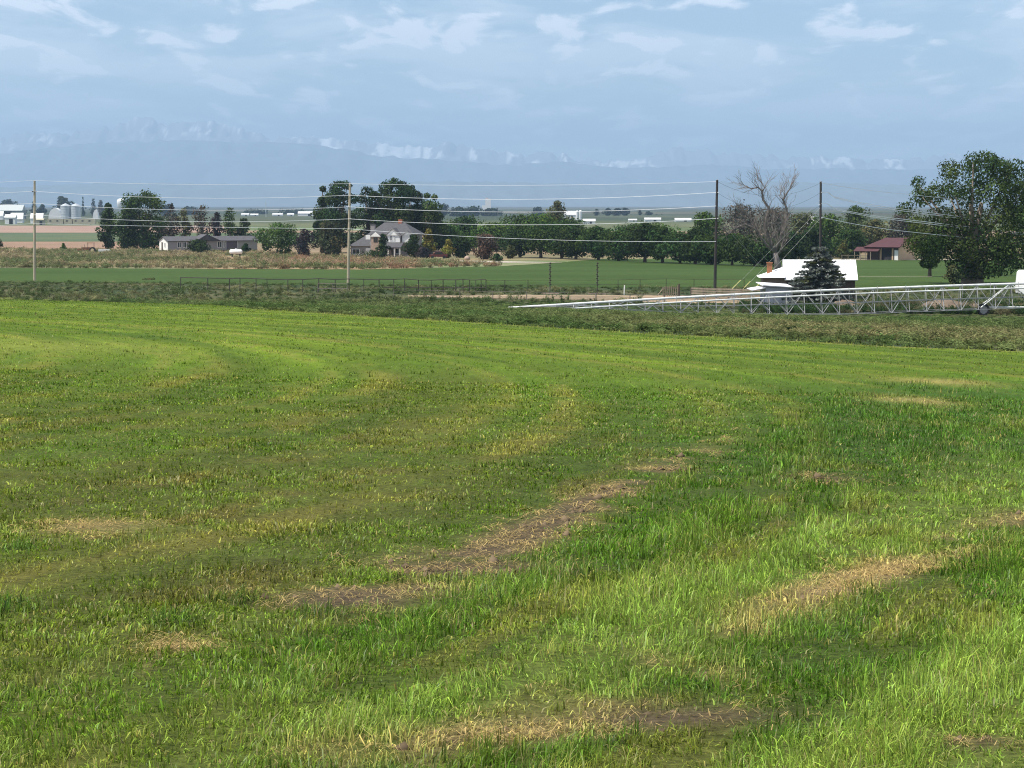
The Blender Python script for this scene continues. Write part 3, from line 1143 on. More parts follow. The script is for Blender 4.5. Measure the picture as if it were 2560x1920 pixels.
# ================================================================ trees and bushes
m_bark = mat('bark', (0.12, 0.095, 0.075), 0.95, noise=0.35, scale=3.0, bump=0.03, spec=0.1)
m_bark_pale = mat('pale_bark', (0.27, 0.22, 0.17), 0.95, noise=0.35, scale=3.0, bump=0.03, spec=0.1)
m_dead = mat('dead_wood', (0.175, 0.152, 0.138), 0.95, noise=0.3, scale=2.0, spec=0.1)
m_leaf = leaf_mat('tree_leaf', trans=0.28, gloss=0.0)

GREENS = {
    'cottonwood': (0.051, 0.091, 0.025), 'dark': (0.034, 0.063, 0.022), 'orchard': (0.041, 0.081, 0.023), 'bush': (0.059, 0.116, 0.025),
    'olive': (0.091, 0.112, 0.047), 'gold': (0.17, 0.185, 0.040), 'purple': (0.045, 0.046, 0.046), 'brown': (0.115, 0.092, 0.066),
    'grey': (0.080, 0.084, 0.062), 'far': (0.030, 0.048, 0.026), 'spruce': (0.052, 0.072, 0.056), 'bright': (0.055, 0.110, 0.026)}


def leaves(rg, C, Rr, n, leaf, base, var=0.35, up=0.35, hollow=0.45, hue=0.18):
    """n leaf sprays through the ellipsoid lobes C (centres), Rr (radii); returns verts, quads, colours"""
    C = np.asarray(C, float)
    Rr = np.asarray(Rr, float)
    wts = (Rr[:, 0] * Rr[:, 2]) ** 1.0
    k = rg.choice(len(C), n, p=wts / wts.sum())
    d = rg.normal(size=(n, 3))
    d /= np.linalg.norm(d, axis=1)[:, None]
    r = (hollow + (1 - hollow) * rg.uniform(size=n) ** 0.6) * (1 + 0.07 * rg.normal(size=n))
    p = C[k] + d * Rr[k] * r[:, None]
    nn = 1.15 * d + 0.6 * rg.normal(size=(n, 3)) + np.array([0, 0, up])
    nn /= np.linalg.norm(nn, axis=1)[:, None]
    t = np.cross(nn, rg.normal(size=(n, 3)))
    t /= np.linalg.norm(t, axis=1)[:, None]
    b = np.cross(nn, t)
    s = leaf * rg.uniform(0.55, 1.35, n)[:, None]
    v = np.stack([p - t * s * 0.5, p + b * s * 0.36 + nn * s * 0.10, p + t * s * 0.5, p - b * s * 0.36 + nn * s * 0.10], 1).reshape(-1, 3)
    f = np.arange(n * 4).reshape(n, 4)
    lob = rg.uniform(0.62, 1.42, len(C))
    warm = rg.uniform(-hue, hue, len(C))
    br = lob[k] * (1 + var * rg.uniform(-1, 1, n))
    c = np.asarray(base)[None, :] * br[:, None]
    c[:, 0] *= 1.08 * (1 + warm[k])
    c[:, 1] *= 0.95
    c[:, 2] *= 1 - 0.5 * warm[k]
    return v, f, np.repeat(c, 4, 0)


def lobes_for(rg, W, z0, z1, n, shape='round'):
    """sub-crowns filling a crown of half width W between heights z0 and z1"""
    C, Q = [], []
    H = z1 - z0
    for i in range(n):
        t = (i + 0.5) / n
        t = np.clip(t + rg.normal(0, 0.08), 0.05, 0.97)
        if shape == 'round':
            prof = math.sqrt(max(0.05, 1 - (2 * t - 0.95) ** 2))
        elif shape == 'tall':
            prof = max(0.15, min(1.0, 1.55 * (1 - t) ** 0.7)) * min(1, 0.45 + 2 * t)
        elif shape == 'cone':
            prof = max(0.08, 1 - t) ** 0.9
        elif shape == 'spread':
            prof = 0.65 + 0.5 * math.sin(math.pi * t)
        a = rg.uniform(0, 2 * math.pi)
        s = rg.uniform(0.27, 0.45) * (0.6 + 0.5 * prof)
        rad = max(0.0, prof - s * 0.95) * math.sqrt(rg.uniform(0.15, 1))
        rz = s * W * rg.uniform(0.75, 1.2)
        C.append((rad * W * math.cos(a), rad * W * math.sin(a), np.clip(z0 + t * H, z0 + rz * 0.7, z1 - rz * 0.9)))
        Q.append((s * W, s * W, rz))
    return C, Q


LEAFY = 1.95


def tree(name, label, px, D, top, wpx, kind='dark', n=1500, leaf=0.5, base=None, trunk=0.0, lobes=22, shape='round', seed=1, cat='tree', group=None,
         bark=None, bottom=0.12, asym=0.0, sink=0.0, up=0.35, hollow=0.58, stems=1, body=0.52, clusters=None):
    """px: column of the trunk; top: pixel row of the top; wpx: crown width in pixels"""
    rg = np.random.default_rng(seed * 7919 + int(px))
    p = on(px, D)
    H = at(px, top, D).z - p.z
    W = wpx * mpp(D) / 2
    t = thing(name, label, cat, (p.x, p.y, p.z - sink), 0.0, group)
    z0 = H * bottom
    C, Q = lobes_for(rg, W, z0, H, lobes, shape)
    nb_ = 5 + int(2.2 * (H - z0) / max(W, 0.1))
    for i in range(nb_):                      # the body of the crown
        t_ = (i + 0.5) / nb_
        pf = {'round': math.sqrt(max(0.06, 1 - (2 * t_ - 0.92) ** 2)), 'tall': max(0.2, min(1.0, 1.5 * (1 - t_) ** 0.7)) * min(1, 0.55 + 1.5 * t_),
              'cone': max(0.08, 1 - t_), 'spread': 0.62 + 0.34 * math.sin(math.pi * t_)}[shape]
        rz_ = max(0.85 * (H - z0) / nb_, 0.3 * pf * W)
        C.append((rg.normal(0, 0.06) * W, rg.normal(0, 0.06) * W, min(z0 + t_ * (H - z0), H - rz_ * 1.02)))
        Q.append((body * pf * W, body * pf * W, rz_))
    C = [(c[0] + asym * W, c[1], c[2]) for c in C]
    if clusters:                              # sub-crowns given one by one: column, row, radius in pixels
        C, Q = [], []
        for (a_, b_, r_) in clusters:
            q_ = at(a_, b_, D) - p
            rr_ = r_ * mpp(D)
            for s2 in (-1, 1):
                C.append((q_.x + rg.normal(0, 0.2) * rr_, s2 * rg.uniform(0.1, 1.0) * min(3.5, 0.06 * H + rr_), q_.z + rg.normal(0, 0.15) * rr_))
                Q.append((rr_ * rg.uniform(0.8, 1.05), rr_ * rg.uniform(0.8, 1.1), rr_ * rg.uniform(0.7, 0.95)))
    # a taller lobe makes sure of the height, two the width
    if not clusters:
      C += [(asym * W + rg.normal(0, 0.15) * W, 0, H - 0.17 * W), (-0.72 * W + asym * W, 0, z0 + (H - z0) * 0.38), (0.72 * W + asym * W, 0, z0 + (H - z0) * 0.42)]
      Q += [(0.24 * W, 0.24 * W, 0.18 * W), (0.28 * W, 0.3 * W, 0.26 * W), (0.28 * W, 0.3 * W, 0.26 * W)]
    v, f, c = leaves(rg, C, Q, int(n * LEAFY), leaf * 1.12, base or GREENS[kind], up=up, hollow=hollow)
    v[:, 2] = np.maximum(v[:, 2], 0.02 + (0.25 * z0 if trunk else 0))
    mesh_np('crown', v, f, m_leaf, c, parent=t)
    tr = max(0.035 * H, 0.05) * (trunk if trunk else 0.6)
    mb = MB()
    for s_ in range(stems):
        ox = rg.normal(0, 0.5 * tr) if stems > 1 else 0
        kx = rg.normal(0, 0.03) * H
        fork = (ox + kx, rg.normal(0, 0.02) * H, max(z0 * 1.1, 0.25 * H))
        mb.tube([(ox, 0, -0.3 - sink), (ox * 1.1, 0, 0.1 * H), fork, (kx * 1.5 + asym * W * 0.4, 0, 0.62 * H)], [tr * 1.25, tr, tr * 0.8, tr * 0.35], 7)
        for q in rg.choice(len(C), min(7, len(C)), replace=False):
            e = C[q]
            mid = (fork[0] * 0.5 + e[0] * 0.5, fork[1] * 0.5 + e[1] * 0.5, fork[2] * 0.45 + e[2] * 0.55 - 0.03 * H)
            mb.tube([fork, mid, e], [tr * 0.45, tr * 0.25, tr * 0.08], 5)
    mb.build('trunk', bark or m_bark, t, smooth=True)
    return t


# --- the big cottonwood on the right and its small neighbours
BIG = [(2296, 452, 22), (2300, 490, 30), (2270, 520, 24), (2335, 486, 34), (2388, 432, 36), (2425, 412, 30), (2468, 396, 22), (2474, 412, 30), (2505, 430, 36), (2545, 424, 30), (2565, 470, 44), (2485, 478, 46), (2425, 492, 44), (2352, 540, 46), (2302, 566, 36), (2288, 606, 32), (2400, 566, 48), (2470, 560, 50), (2540, 546, 50), (2335, 615, 30), (2385, 636, 38), (2440, 640, 40), (2515, 628, 40), (2585, 590, 50), (2398, 680, 24), (2482, 672, 28), (2425, 688, 24), (2380, 480, 26), (2520, 505, 30), (2450, 440, 38), (2520, 462, 38), (2450, 600, 48), (2490, 620, 40), (2400, 615, 40), (2352, 590, 36), (2412, 662, 34), (2462, 668, 34), (2502, 662, 32), (2545, 648, 36), (2330, 648, 22), (2560, 520, 44)]
tree('cottonwood_tree', 'huge spreading cottonwood filling the right edge, trunk behind the irrigation pipe', 2440, 252, 382, 410, 'cottonwood', 15000, 0.25, trunk=1.25, lobes=52, shape='spread', seed=3, bark=m_bark_pale, bottom=0.13, stems=2, hollow=0.5, clusters=BIG)
tree('cottonwood_tree', 'leafy cottonwood limb rising at the far right edge behind the big cottonwood', 2600, 275, 440, 240, 'cottonwood', 4500, 0.38, trunk=1.2, lobes=34, shape='round', seed=8, bottom=0.10)
tree('small_shade_tree', 'small dark tree alone on the green field left of the big cottonwood', 2324, 284, 590, 86, 'dark', 1500, 0.28, trunk=1.3, lobes=16, seed=5, bottom=0.24)
tree('small_shade_tree', 'small dark tree under the big cottonwood by the white trailer', 2500, 288, 585, 90, 'dark', 1300, 0.28, trunk=1.3, lobes=14, seed=6, bottom=0.2)
tree('young_elm', 'low pale green suckers at the left foot of the big cottonwood', 2382, 248, 662, 50, 'olive', 500, 0.22, lobes=9, seed=7, bottom=0.05, cat='bush')

# --- orchard row along the alfalfa, nearer to the right
row = [(1300, 452, 566, 100), (1352, 446, 552, 110), (1404, 440, 560, 96), (1440, 432, 572, 88), (1496, 424, 566, 96), (1546, 416, 574, 92), (1612, 404, 560, 104), (1656, 398, 566, 90), (1700, 392, 575, 96), (1738, 386, 572, 90), (1778, 380, 586, 84), (1830, 374, 590, 96), (1886, 366, 588, 110), (1925, 362, 596, 86)]
words = ['first', 'second', 'third', 'fourth', 'fifth', 'sixth', 'seventh', 'eighth', 'ninth', 'tenth', 'eleventh', 'twelfth', 'thirteenth', 'fourteenth']
for i, (px, D, top, wd) in enumerate(row):
    tree('orchard_tree', 'dark round tree, %s from the left in the row along the alfalfa' % words[i], px, D, top + (i * 37 % 11) - 5, wd * (1.16 + 0.05 * (i * 53 % 7)), 'orchard' if i % 3 else 'dark', 1900, 0.40, trunk=1.25, lobes=20, seed=20 + i, bottom=0.10 + 0.02 * (i * 29 % 5), group='row of dark trees along the alfalfa')
# --- the taller wood behind that row
back = [(1105, 520, 556, 120), (1165, 530, 540, 130), (1240, 520, 556, 150), (1300, 540, 536, 140), (1362, 540, 534, 140), (1420, 520, 548, 130), (1500, 500, 574, 120), (1580, 500, 562, 150), (1640, 505, 560, 140)]
bw = ['behind the gold-leaved bushes', 'left of the white tower', 'above the grey brown bush', 'right of the white tower, over the driveway', 'before the spiky tree top', 'under the spiky tree top', 'left of the pale far barns', 'under the pale far barns', 'right of the pale far barns']
for i, (px, D, top, wd) in enumerate(back):
    tree('woodland_tree', 'green tree of the wood, ' + bw[i], px, D, top, wd * 1.15, 'orchard' if i % 2 else 'bush', 1900, 0.5, trunk=1, lobes=22, seed=50 + i, bottom=0.1, group='wood behind the row of trees')
tree('tall_tree', 'spiky topped tree rising above the wood in the middle of the picture', 1392, 600, 502, 88, 'olive', 1300, 0.5, trunk=1, lobes=18, shape='tall', seed=61, bottom=0.3)
# --- the big dark trees behind the poles
for i, (px, D, top, wd, kd, lb) in enumerate([(1766, 470, 530, 110, 'bush', 'rounded tree just left of the dark guyed pole'), (1850, 480, 510, 170, 'grey', 'broad grey green tree behind the bare dead tree'),
                                              (1935, 470, 520, 150, 'grey', 'grey green tree right behind the dead tree trunk'), (2010, 460, 532, 130, 'olive', 'olive green tree left of the second dark pole'),
                                              (2075, 450, 536, 130, 'bush', 'green tree behind the second dark pole'), (2142, 520, 514, 110, 'cottonwood', 'round topped tree right of the second dark pole'),
                                              (2190, 500, 548, 120, 'olive', 'olive tree behind the maroon barn roof, left half'), (2255, 500, 536, 130, 'grey', 'grey green tree behind the maroon barn roof, right half'),
                                              (2030, 420, 570, 110, 'dark', 'dark tree behind the blue spruce top'), (2120, 440, 575, 100, 'orchard', 'dark bush left of the maroon barn'), (1975, 400, 580, 90, 'dark', 'dark tree right of the dead tree base'), (2340, 480, 560, 150, 'olive', 'olive tree behind the small dark tree'), (2300, 520, 556, 110, 'grey', 'grey tree above the tan barn wall')]):
    tree('broadleaf_tree', lb, px, D, top, wd, kd, 1900, 0.46, trunk=1, lobes=24, seed=70 + i, bottom=0.05, group='trees behind the dark poles')
tree('gold_bush', 'yellow green bush left of the maroon barn', 2108, 425, 600, 44, 'gold', 500, 0.35, lobes=10, seed=90, cat='bush', bottom=0.02, base=(0.11, 0.13, 0.04))
# --- around the white house
tree('cottonwood_tree', 'tall dark cottonwood left of the white house behind the pale pole', 842, 500, 447, 120, 'dark', 3600, 0.44, trunk=1, lobes=40, shape='round', seed=101, bottom=0.06, clusters=[(840, 472, 18), (868, 464, 15), (850, 458, 9), (850, 500, 30), (880, 498, 15), (838, 545, 34), (870, 550, 26), (835, 592, 34), (870, 600, 24), (826, 500, 18)])
tree('cottonwood_tree', 'narrow cottonwood spire at the left end of the tall dark group', 806, 508, 462, 70, 'dark', 1500, 0.46, trunk=1, lobes=18, shape='tall', seed=102, bottom=0.06, clusters=[(806, 472, 9), (812, 498, 17), (800, 538, 24), (806, 590, 24), (793, 560, 14)])
tree('cottonwood_tree', 'tallest dark cottonwood behind the white house roof', 980, 515, 444, 165, 'dark', 4200, 0.48, trunk=1, lobes=38, shape='round', seed=103, bottom=0.05, clusters=[(985, 457, 15), (1000, 462, 16), (962, 474, 20), (1012, 488, 26), (975, 505, 36), (1008, 540, 38), (960, 550, 34), (985, 592, 30), (940, 490, 14)])
tree('cottonwood_tree', 'dark cottonwood between the pale pole and the white house roof', 930, 520, 458, 110, 'dark', 2600, 0.44, trunk=1, lobes=30, shape='round', seed=104, bottom=0.06, clusters=[(918, 476, 14), (905, 500, 15), (930, 500, 26), (915, 540, 30), (945, 540, 30), (920, 592, 30)])
tree('cottonwood_tree', 'dark cottonwood right of the white house roof', 1036, 522, 462, 115, 'dark', 2800, 0.44, trunk=1, lobes=30, shape='round', seed=105, bottom=0.06, clusters=[(1022, 472, 13), (1040, 490, 22), (1052, 520, 30), (1030, 555, 34), (1060, 562, 30)])
tree('cottonwood_tree', 'ragged cottonwood at the right end of the tall dark group', 1076, 515, 480, 78, 'cottonwood', 2000, 0.42, trunk=1, lobes=24, shape='round', seed=106, bottom=0.06, clusters=[(1068, 490, 9), (1090, 494, 9), (1078, 520, 20), (1075, 550, 26), (1080, 582, 24), (1098, 540, 12)])
tree('willow_bush', 'large dull green bush just left of the pale pole', 826, 455, 552, 100, 'olive', 1700, 0.36, lobes=18, seed=107, cat='bush', bottom=0.02, base=(0.058, 0.072, 0.036))
tree('dark_bush', 'dark purple grey bush between two green bushes left of the pale pole', 762, 452, 572, 62, 'purple', 1100, 0.33, lobes=14, seed=108, cat='bush', bottom=0.02)
tree('round_bush', 'broad bright green bush right of the long grey home', 692, 470, 556, 122, 'bright', 2200, 0.36, lobes=22, seed=109, cat='bush', bottom=0.03, clusters=[(690, 572, 22), (720, 575, 22), (660, 590, 22), (735, 600, 20), (695, 602, 30), (665, 615, 16), (715, 618, 20)])
tree('house_shrub', 'dark rounded shrub before the middle of the white house', 958, 446, 584, 40, 'dark', 800, 0.3, lobes=10, seed=110, cat='bush', bottom=0.02)
tree('house_shrub', 'dark green shrub at the right corner of the white house', 1030, 448, 586, 56, 'dark', 1000, 0.32, lobes=12, seed=111, cat='bush', bottom=0.02)
tree('house_shrub', 'low dark shrub right of the white house porch', 1062, 444, 618, 50, 'purple', 600, 0.3, lobes=9, seed=112, cat='bush', bottom=0.02)
tree('house_shrub', 'low dark hedge along the foot of the white house', 935, 446, 626, 100, 'dark', 900, 0.3, lobes=12, seed=113, cat='bush', bottom=0.02)
tree('gold_bush', 'taller yellow green tree right of the white house', 1072, 456, 572, 44, 'gold', 1000, 0.34, lobes=14, seed=114, bottom=0.05)
tree('gold_bush', 'round yellow green bush beside the taller yellow tree', 1120, 446, 598, 40, 'gold', 800, 0.32, lobes=12, seed=115, cat='bush', bottom=0.03)
tree('dark_tree', 'dark tree between the yellow bushes and the grey brown bush', 1150, 448, 590, 66, 'dark', 1200, 0.36, lobes=16, seed=116, bottom=0.04)
tree('brown_bush', 'rounded grey brown bush standing on the pale lawn', 1213, 432, 584, 74, 'brown', 2000, 0.30, lobes=20, seed=117, cat='bush', bottom=0.03, hollow=0.2)
tree('dark_bush', 'low dark bush in front of the grey brown bush', 1240, 412, 634, 36, 'dark', 500, 0.28, lobes=8, seed=118, cat='bush', bottom=0.02)
tree('dark_bush', 'dark shrub under the row at the driveway end', 1275, 440, 612, 44, 'olive', 500, 0.3, lobes=8, seed=119, cat='bush', bottom=0.02)
# --- around the long grey home
tree('elm_tree', 'big rounded elm at the left of the long grey home', 362, 535, 470, 116, 'cottonwood', 4200, 0.46, trunk=1.2, lobes=36, seed=121, bottom=0.06, hollow=0.3, clusters=[(330, 500, 26), (360, 487, 20), (345, 520, 36), (385, 515, 30), (322, 555, 36), (370, 560, 42), (400, 558, 20), (312, 598, 32), (355, 600, 38), (395, 598, 26), (375, 500, 22)])
tree('elm_tree', 'slimmer dark elm left of the big rounded elm', 272, 545, 508, 66, 'dark', 1900, 0.46, trunk=1, lobes=20, seed=122, bottom=0.05)
tree('elm_tree', 'lower elm filling the gap left of the long grey home', 318, 530, 520, 80, 'dark', 1700, 0.44, trunk=1, lobes=18, seed=123, bottom=0.05)
for i, (px, top, wd, kd, lb) in enumerate([(430, 508, 56, 'grey', 'thin greyish tree above the left end of the long grey home'), (462, 520, 50, 'olive', 'thin olive tree behind the long grey home roof'),
                                           (505, 510, 70, 'grey', 'sparse tree behind the middle of the long grey home'), (542, 530, 50, 'purple', 'half bare tree behind the long grey home'), (575, 518, 60, 'cottonwood', 'green tree behind the right part of the long grey home'),
                                           (608, 545, 50, 'dark', 'dark tree behind the right end of the long grey home'), (400, 545, 60, 'grey', 'pale grey thicket at the left end of the long grey home')]):
    tree('sparse_tree', lb, px, 560, top, wd, kd, 800, 0.40, trunk=1.1, lobes=16, seed=130 + i, bottom=0.12, bark=m_bark_pale, hollow=0.2, group='half bare trees behind the long grey home')
tree('round_bush', 'dark green bush before the front of the long grey home', 494, 492, 598, 68, 'bush', 1300, 0.32, lobes=14, seed=141, cat='bush', bottom=0.02, base=(0.036, 0.066, 0.026))
tree('clipped_shrub', 'small egg shaped shrub at the right end of the long grey home', 615, 490, 608, 28, 'dark', 700, 0.26, lobes=8, seed=142, cat='bush', bottom=0.0)
tree('small_bush', 'small dark bush at the brown field beside the thin pole', 158, 520, 608, 18, 'bush', 250, 0.3, lobes=6, seed=143, cat='bush', bottom=0.02)
tree('small_bush', 'dark bush cut off at the left edge of the brown field', -6, 530, 596, 30, 'dark', 350, 0.3, lobes=7, seed=144, cat='bush', bottom=0.02)
tree('small_bush', 'low grey bush in the weeds left of the thin pole', 38, 500, 626, 34, 'grey', 350, 0.3, lobes=7, seed=145, cat='bush', bottom=0.02)
tree('small_bush', 'low green bush at the near edge of the weeds on the left', 372, 268, 696, 34, 'olive', 260, 0.2, lobes=7, seed=146, cat='bush', bottom=0.02)
tree('ditch_bush', 'dark little bush standing out of the weeds on the ditch bank', 1982, 92, 816, 34, 'dark', 260, 0.09, lobes=7, seed=147, cat='bush', bottom=0.02)

# --- blue spruce before the white roofed house


def spruce():
    p = on(2048, 203)
    H = at(2048, 618, 203).z - p.z
    W = 158 * mpp(203) / 2
    t = thing('blue_spruce', 'blue grey spruce before the white roofed house', 'tree', p)
    rg = np.random.default_rng(5)
    MB().tube([(0, 0, -0.3), (0, 0, H * 0.97)], [0.16, 0.02], 7).build('trunk', m_bark, t)
    V, Fq, Cc = [], [], []
    mb = MB()
    for k in range(240):
        u = rg.uniform() ** 1.15
        z = 0.25 + u * (H - 0.3)
        rad = 1.3 * W * max(0.06, (1 - u)) ** 0.66 * rg.uniform(0.72, 1.15)
        a = rg.uniform(0, 2 * math.pi)
        o = np.array([math.cos(a), math.sin(a), 0])
        tip = np.array([0, 0, z]) + o * rad + np.array([0, 0, -0.13 * rad + 0.06])
        root = np.array([0, 0, z + 0.12 * rad])
        mb.tube([tuple(root), tuple((root + tip) / 2 + np.array([0, 0, -0.05 * rad])), tuple(tip)], [0.022, 0.016, 0.006], 4)
        m = int(20 + 26 * rad)
        s = rg.uniform(0.15, 1.0, m) ** 0.8
        q = root[None] * (1 - s[:, None]) + tip[None] * s[:, None]
        q[:, 2] -= 0.10 * rad * np.sin(s * 3.1)
        side = np.cross(o, [0, 0, 1.0])
        q = q + side[None] * (rg.normal(0, 0.20, m) * (1.15 - s) * rad * 0.7)[:, None] + rg.normal(0, 0.035, (m, 3))
        d = o[None] + 0.55 * rg.normal(size=(m, 3)) + np.array([0, 0, 0.1])
        d /= np.linalg.norm(d, axis=1)[:, None]
        nn = np.array([0, 0, 0.7]) + 0.4 * o[None] + 0.7 * rg.normal(size=(m, 3))
        b = np.cross(nn, d)
        b /= np.linalg.norm(b, axis=1)[:, None]
        L_ = rg.uniform(0.22, 0.42, m)[:, None]
        V.append(np.stack([q - d * L_ * 0.4, q + b * 0.075, q + d * L_ * 0.6, q - b * 0.075], 1).reshape(-1, 3))
        col = np.array((0.190, 0.215, 0.190)) if rg.uniform() < 0.72 else np.array((0.095, 0.110, 0.050))
        Cc.append(np.repeat(col[None] * rg.uniform(0.6, 1.3, m)[:, None], 4, 0))
    v = np.concatenate(V)
    mesh_np('crown', v, np.arange(len(v)).reshape(-1, 4), m_leaf, np.concatenate(Cc), parent=t)
    mb.build('branches', m_bark, t)


spruce()

# --- the dead tree


def dead_tree():
    D = 300
    p = on(1942, D)
    s = mpp(D)
    t = thing('dead_tree', 'bare grey dead tree with twisted limbs left of the blue spruce', 'tree', p)
    rg = random.Random(4)
    tr, br, tw = MB(), MB(), MB()

    def loc(px, py, dy=0.0):
        q = at(px, py, D + dy)
        return Vector((q.x - p.x, dy, q.z - p.z))
    tr.tube([(0, 0, -0.3), loc(1944, 660), loc(1938, 632)], [0.62, 0.46, 0.36], 8)
    limbs = [[(1938, 632), (1925, 605), (1912, 575), (1918, 540), (1922, 520), (1908, 500), (1905, 478), (1896, 468), (1878, 472), (1858, 462)],
             [(1905, 478), (1912, 470), (1903, 455), (1890, 446)], [(1938, 632), (1950, 600), (1958, 572), (1968, 545), (1966, 520), (1958, 500), (1966, 485), (1976, 470), (1979, 456)],
             [(1958, 500), (1948, 490), (1962, 470)], [(1938, 632), (1918, 615), (1900, 590), (1885, 570), (1862, 560), (1835, 572), (1824, 580)],
             [(1900, 590), (1885, 560), (1868, 540), (1850, 515)], [(1944, 640), (1955, 618), (1962, 590), (1960, 560)], [(1885, 570), (1868, 568), (1840, 562)]]
    for j, lb in enumerate(limbs):
        dy = [0.0, 0.0, 1.2, 1.2, -1.6, -0.8, -1.5, -1.6][j]
        pts = [loc(a, b, dy * k / len(lb)) for k, (a, b) in enumerate(lb)]
        r0 = [0.30, 0.10, 0.26, 0.08, 0.20, 0.12, 0.18, 0.09][j]
        br.tube(pts, [r0 * (1 - 0.85 * k / (len(pts) - 1)) for k in range(len(pts))], 6)
        for k in range(1, len(pts)):
            for q in range(5 if j in (0, 2, 4, 5, 6) else 3):
                grow(tw, pts[k - 1].lerp(pts[k], rg.random()), rg, 2, 1.5 + rg.random(), 0.035, (pts[k] - pts[k - 1]).normalized())
    for q in range(120):
        c = loc(rg.uniform(1880, 1968), rg.uniform(540, 625), rg.uniform(-2, 2))
        grow(tw, c, rg, 1, rg.uniform(1.0, 2.0), 0.03, Vector((rg.uniform(-0.5, 0.5), rg.uniform(-0.4, 0.4), 1)).normalized())
    tr.build('trunk', m_dead, t, True)
    br.build('limbs', m_dead, t, True)
    tw.build('twigs', m_dead, t)


def grow(mb, p, rg, depth, ln, r, d):
    d = (d + Vector((rg.uniform(-1, 1), rg.uniform(-1, 1), rg.uniform(-0.3, 1.0))) * 0.75).normalized()
    q = p + d * ln * 0.5
    e = q + (d + Vector((rg.uniform(-1, 1), rg.uniform(-1, 1), rg.uniform(-0.5, 0.8))) * 0.4).normalized() * ln * 0.5
    mb.tube([p, q, e], [r, r * 0.7, r * 0.35], 3, cap=False)
    if depth > 0:
        for _ in range(2):
            grow(mb, p.lerp(e, rg.uniform(0.3, 0.9)), rg, depth - 1, ln * 0.6, r * 0.6, d)


dead_tree()

# --- far trees and far farm buildings
m_fwhite = mat('white_metal', (0.72, 0.72, 0.70), 0.6, noise=0.06, scale=0.4)
m_fgreen = mat('grey_green_metal', (0.20, 0.24, 0.23), 0.7)
m_fdark = mat('dark_shade', (0.03, 0.03, 0.032), 0.9)
m_galv = mat('galvanised', (0.50, 0.53, 0.55), 0.45, noise=0.1, scale=1.0, metal=0.4, stretch=(1, 1, 0.1))
m_tan = mat('tan_hay', (0.42, 0.38, 0.28), 0.9, noise=0.15, scale=0.5)


def far_tree(px, D, top, wd, lb, kd='far', shape='round', n=420):
    tree('far_tree', lb, px, D, top, wd, kd, n, wd * mpp(D) * 0.10, lobes=12, shape=shape, seed=int(px) + 3, bottom=0.0, group='far trees on the plain')


for a in [(158, 2500, 491, 60, 'rounded far tree standing behind the two grain bins'), (208, 2500, 492, 18, 'pointed far poplar right of the two grain bins', 'far', 'cone'), (233, 2600, 496, 22, 'far poplar between the dome and the tall poplar', 'far', 'tall'),
          (252, 2600, 500, 30, 'far brownish tree over the white dome', 'grey', 'tall'), (84, 2400, 503, 22, 'far dark tree behind the thin pole at the left'), (105, 2450, 510, 30, 'low far trees right of the thin pole'), (48, 2600, 513, 40, 'low far trees over the long green shed'),
          (985, 2300, 515, 60, 'dark far tree at the left end of the far wood'), (1030, 2400, 512, 60, 'second dark far tree of the far wood'), (1068, 2400, 520, 60, 'far tree below and left of the white tower'), (1108, 2300, 508, 36, 'far tree partly hiding the white tower'), (1150, 2400, 518, 60, 'far tree right of the white tower'),
          (1185, 2500, 516, 60, 'far tree second to the right of the white tower'), (1230, 2500, 522, 56, 'lowest far tree at the right end of the far wood'), (1345, 2500, 517, 34, 'far tree left of the spiky tall tree'),
          (1492, 2600, 522, 20, 'small far tree at the left of the far dark row'), (1520, 2600, 520, 32, 'far dark row of trees, left one'), (1542, 2600, 520, 32, 'far dark row of trees, middle one'), (1562, 2600, 519, 30, 'far dark row of trees, right one'),
          (1600, 2700, 525, 14, 'slim far tree among the pale barns'), (1622, 2700, 528, 22, 'far tree right of the slim tree among the pale barns'), (1648, 2700, 538, 20, 'tiny far tree between the two long white barns'),
          (415, 2500, 512, 40, 'far tree behind the big rounded elm'), (640, 3000, 524, 60, 'far low trees left of the thin mast'), (730, 3000, 526, 70, 'far low trees right of the thin mast'), (470, 2800, 518, 60, 'far trees behind the sparse grey trees'), (20, 3500, 500, 60, 'hazy far trees at the left edge')]:
    far_tree(*a)


def far_box(name, label, px0, px1, top, base, D, m, roof=None, rise=0.25, cat='barn', parts=()):
    """gabled far building: ridge along x"""
    p0 = on((px0 + px1) / 2, D)
    s = mpp(D)
    wd = (px1 - px0) * s
    zb = at(px0, base, D).z - p0.z
    H = at(px0, top, D).z - p0.z
    t = thing(name, label, cat, (p0.x, p0.y, p0.z))
    dp = max(wd * 0.4, 6.0)
    e = max(H * (1 - rise), 0.5)
    MB().box(-wd / 2, wd / 2, 0, dp, min(0, zb) - 0.3, e).build('wall', m, t)
    r = MB()
    ov = 0.3
    r.slab([(-wd / 2 - ov, -ov, e - 0.1), (wd / 2 + ov, -ov, e - 0.1), (wd / 2 + ov, dp / 2, H), (-wd / 2 - ov, dp / 2, H)], 0.12)
    r.slab([(wd / 2 + ov, dp + ov, e - 0.1), (-wd / 2 - ov, dp + ov, e - 0.1), (-wd / 2 - ov, dp / 2, H), (wd / 2 + ov, dp / 2, H)], 0.12)
    r.slab([(-wd / 2, 0.05, e), (-wd / 2, dp - 0.05, e), (-wd / 2, dp / 2, H - 0.1)], 0.2)
    r.slab([(wd / 2, dp - 0.05, e), (wd / 2, 0.05, e), (wd / 2, dp / 2, H - 0.1)], 0.2)
    r.build('roof', roof or m, t)
    for (a, b, h) in parts:
        x0, x1 = (a - (px0 + px1) / 2) * s, (b - (px0 + px1) / 2) * s
        MB().box(x0, x1, -0.12, 0.05, 0.0, e * h).build('door', m_fdark, t)
    return t


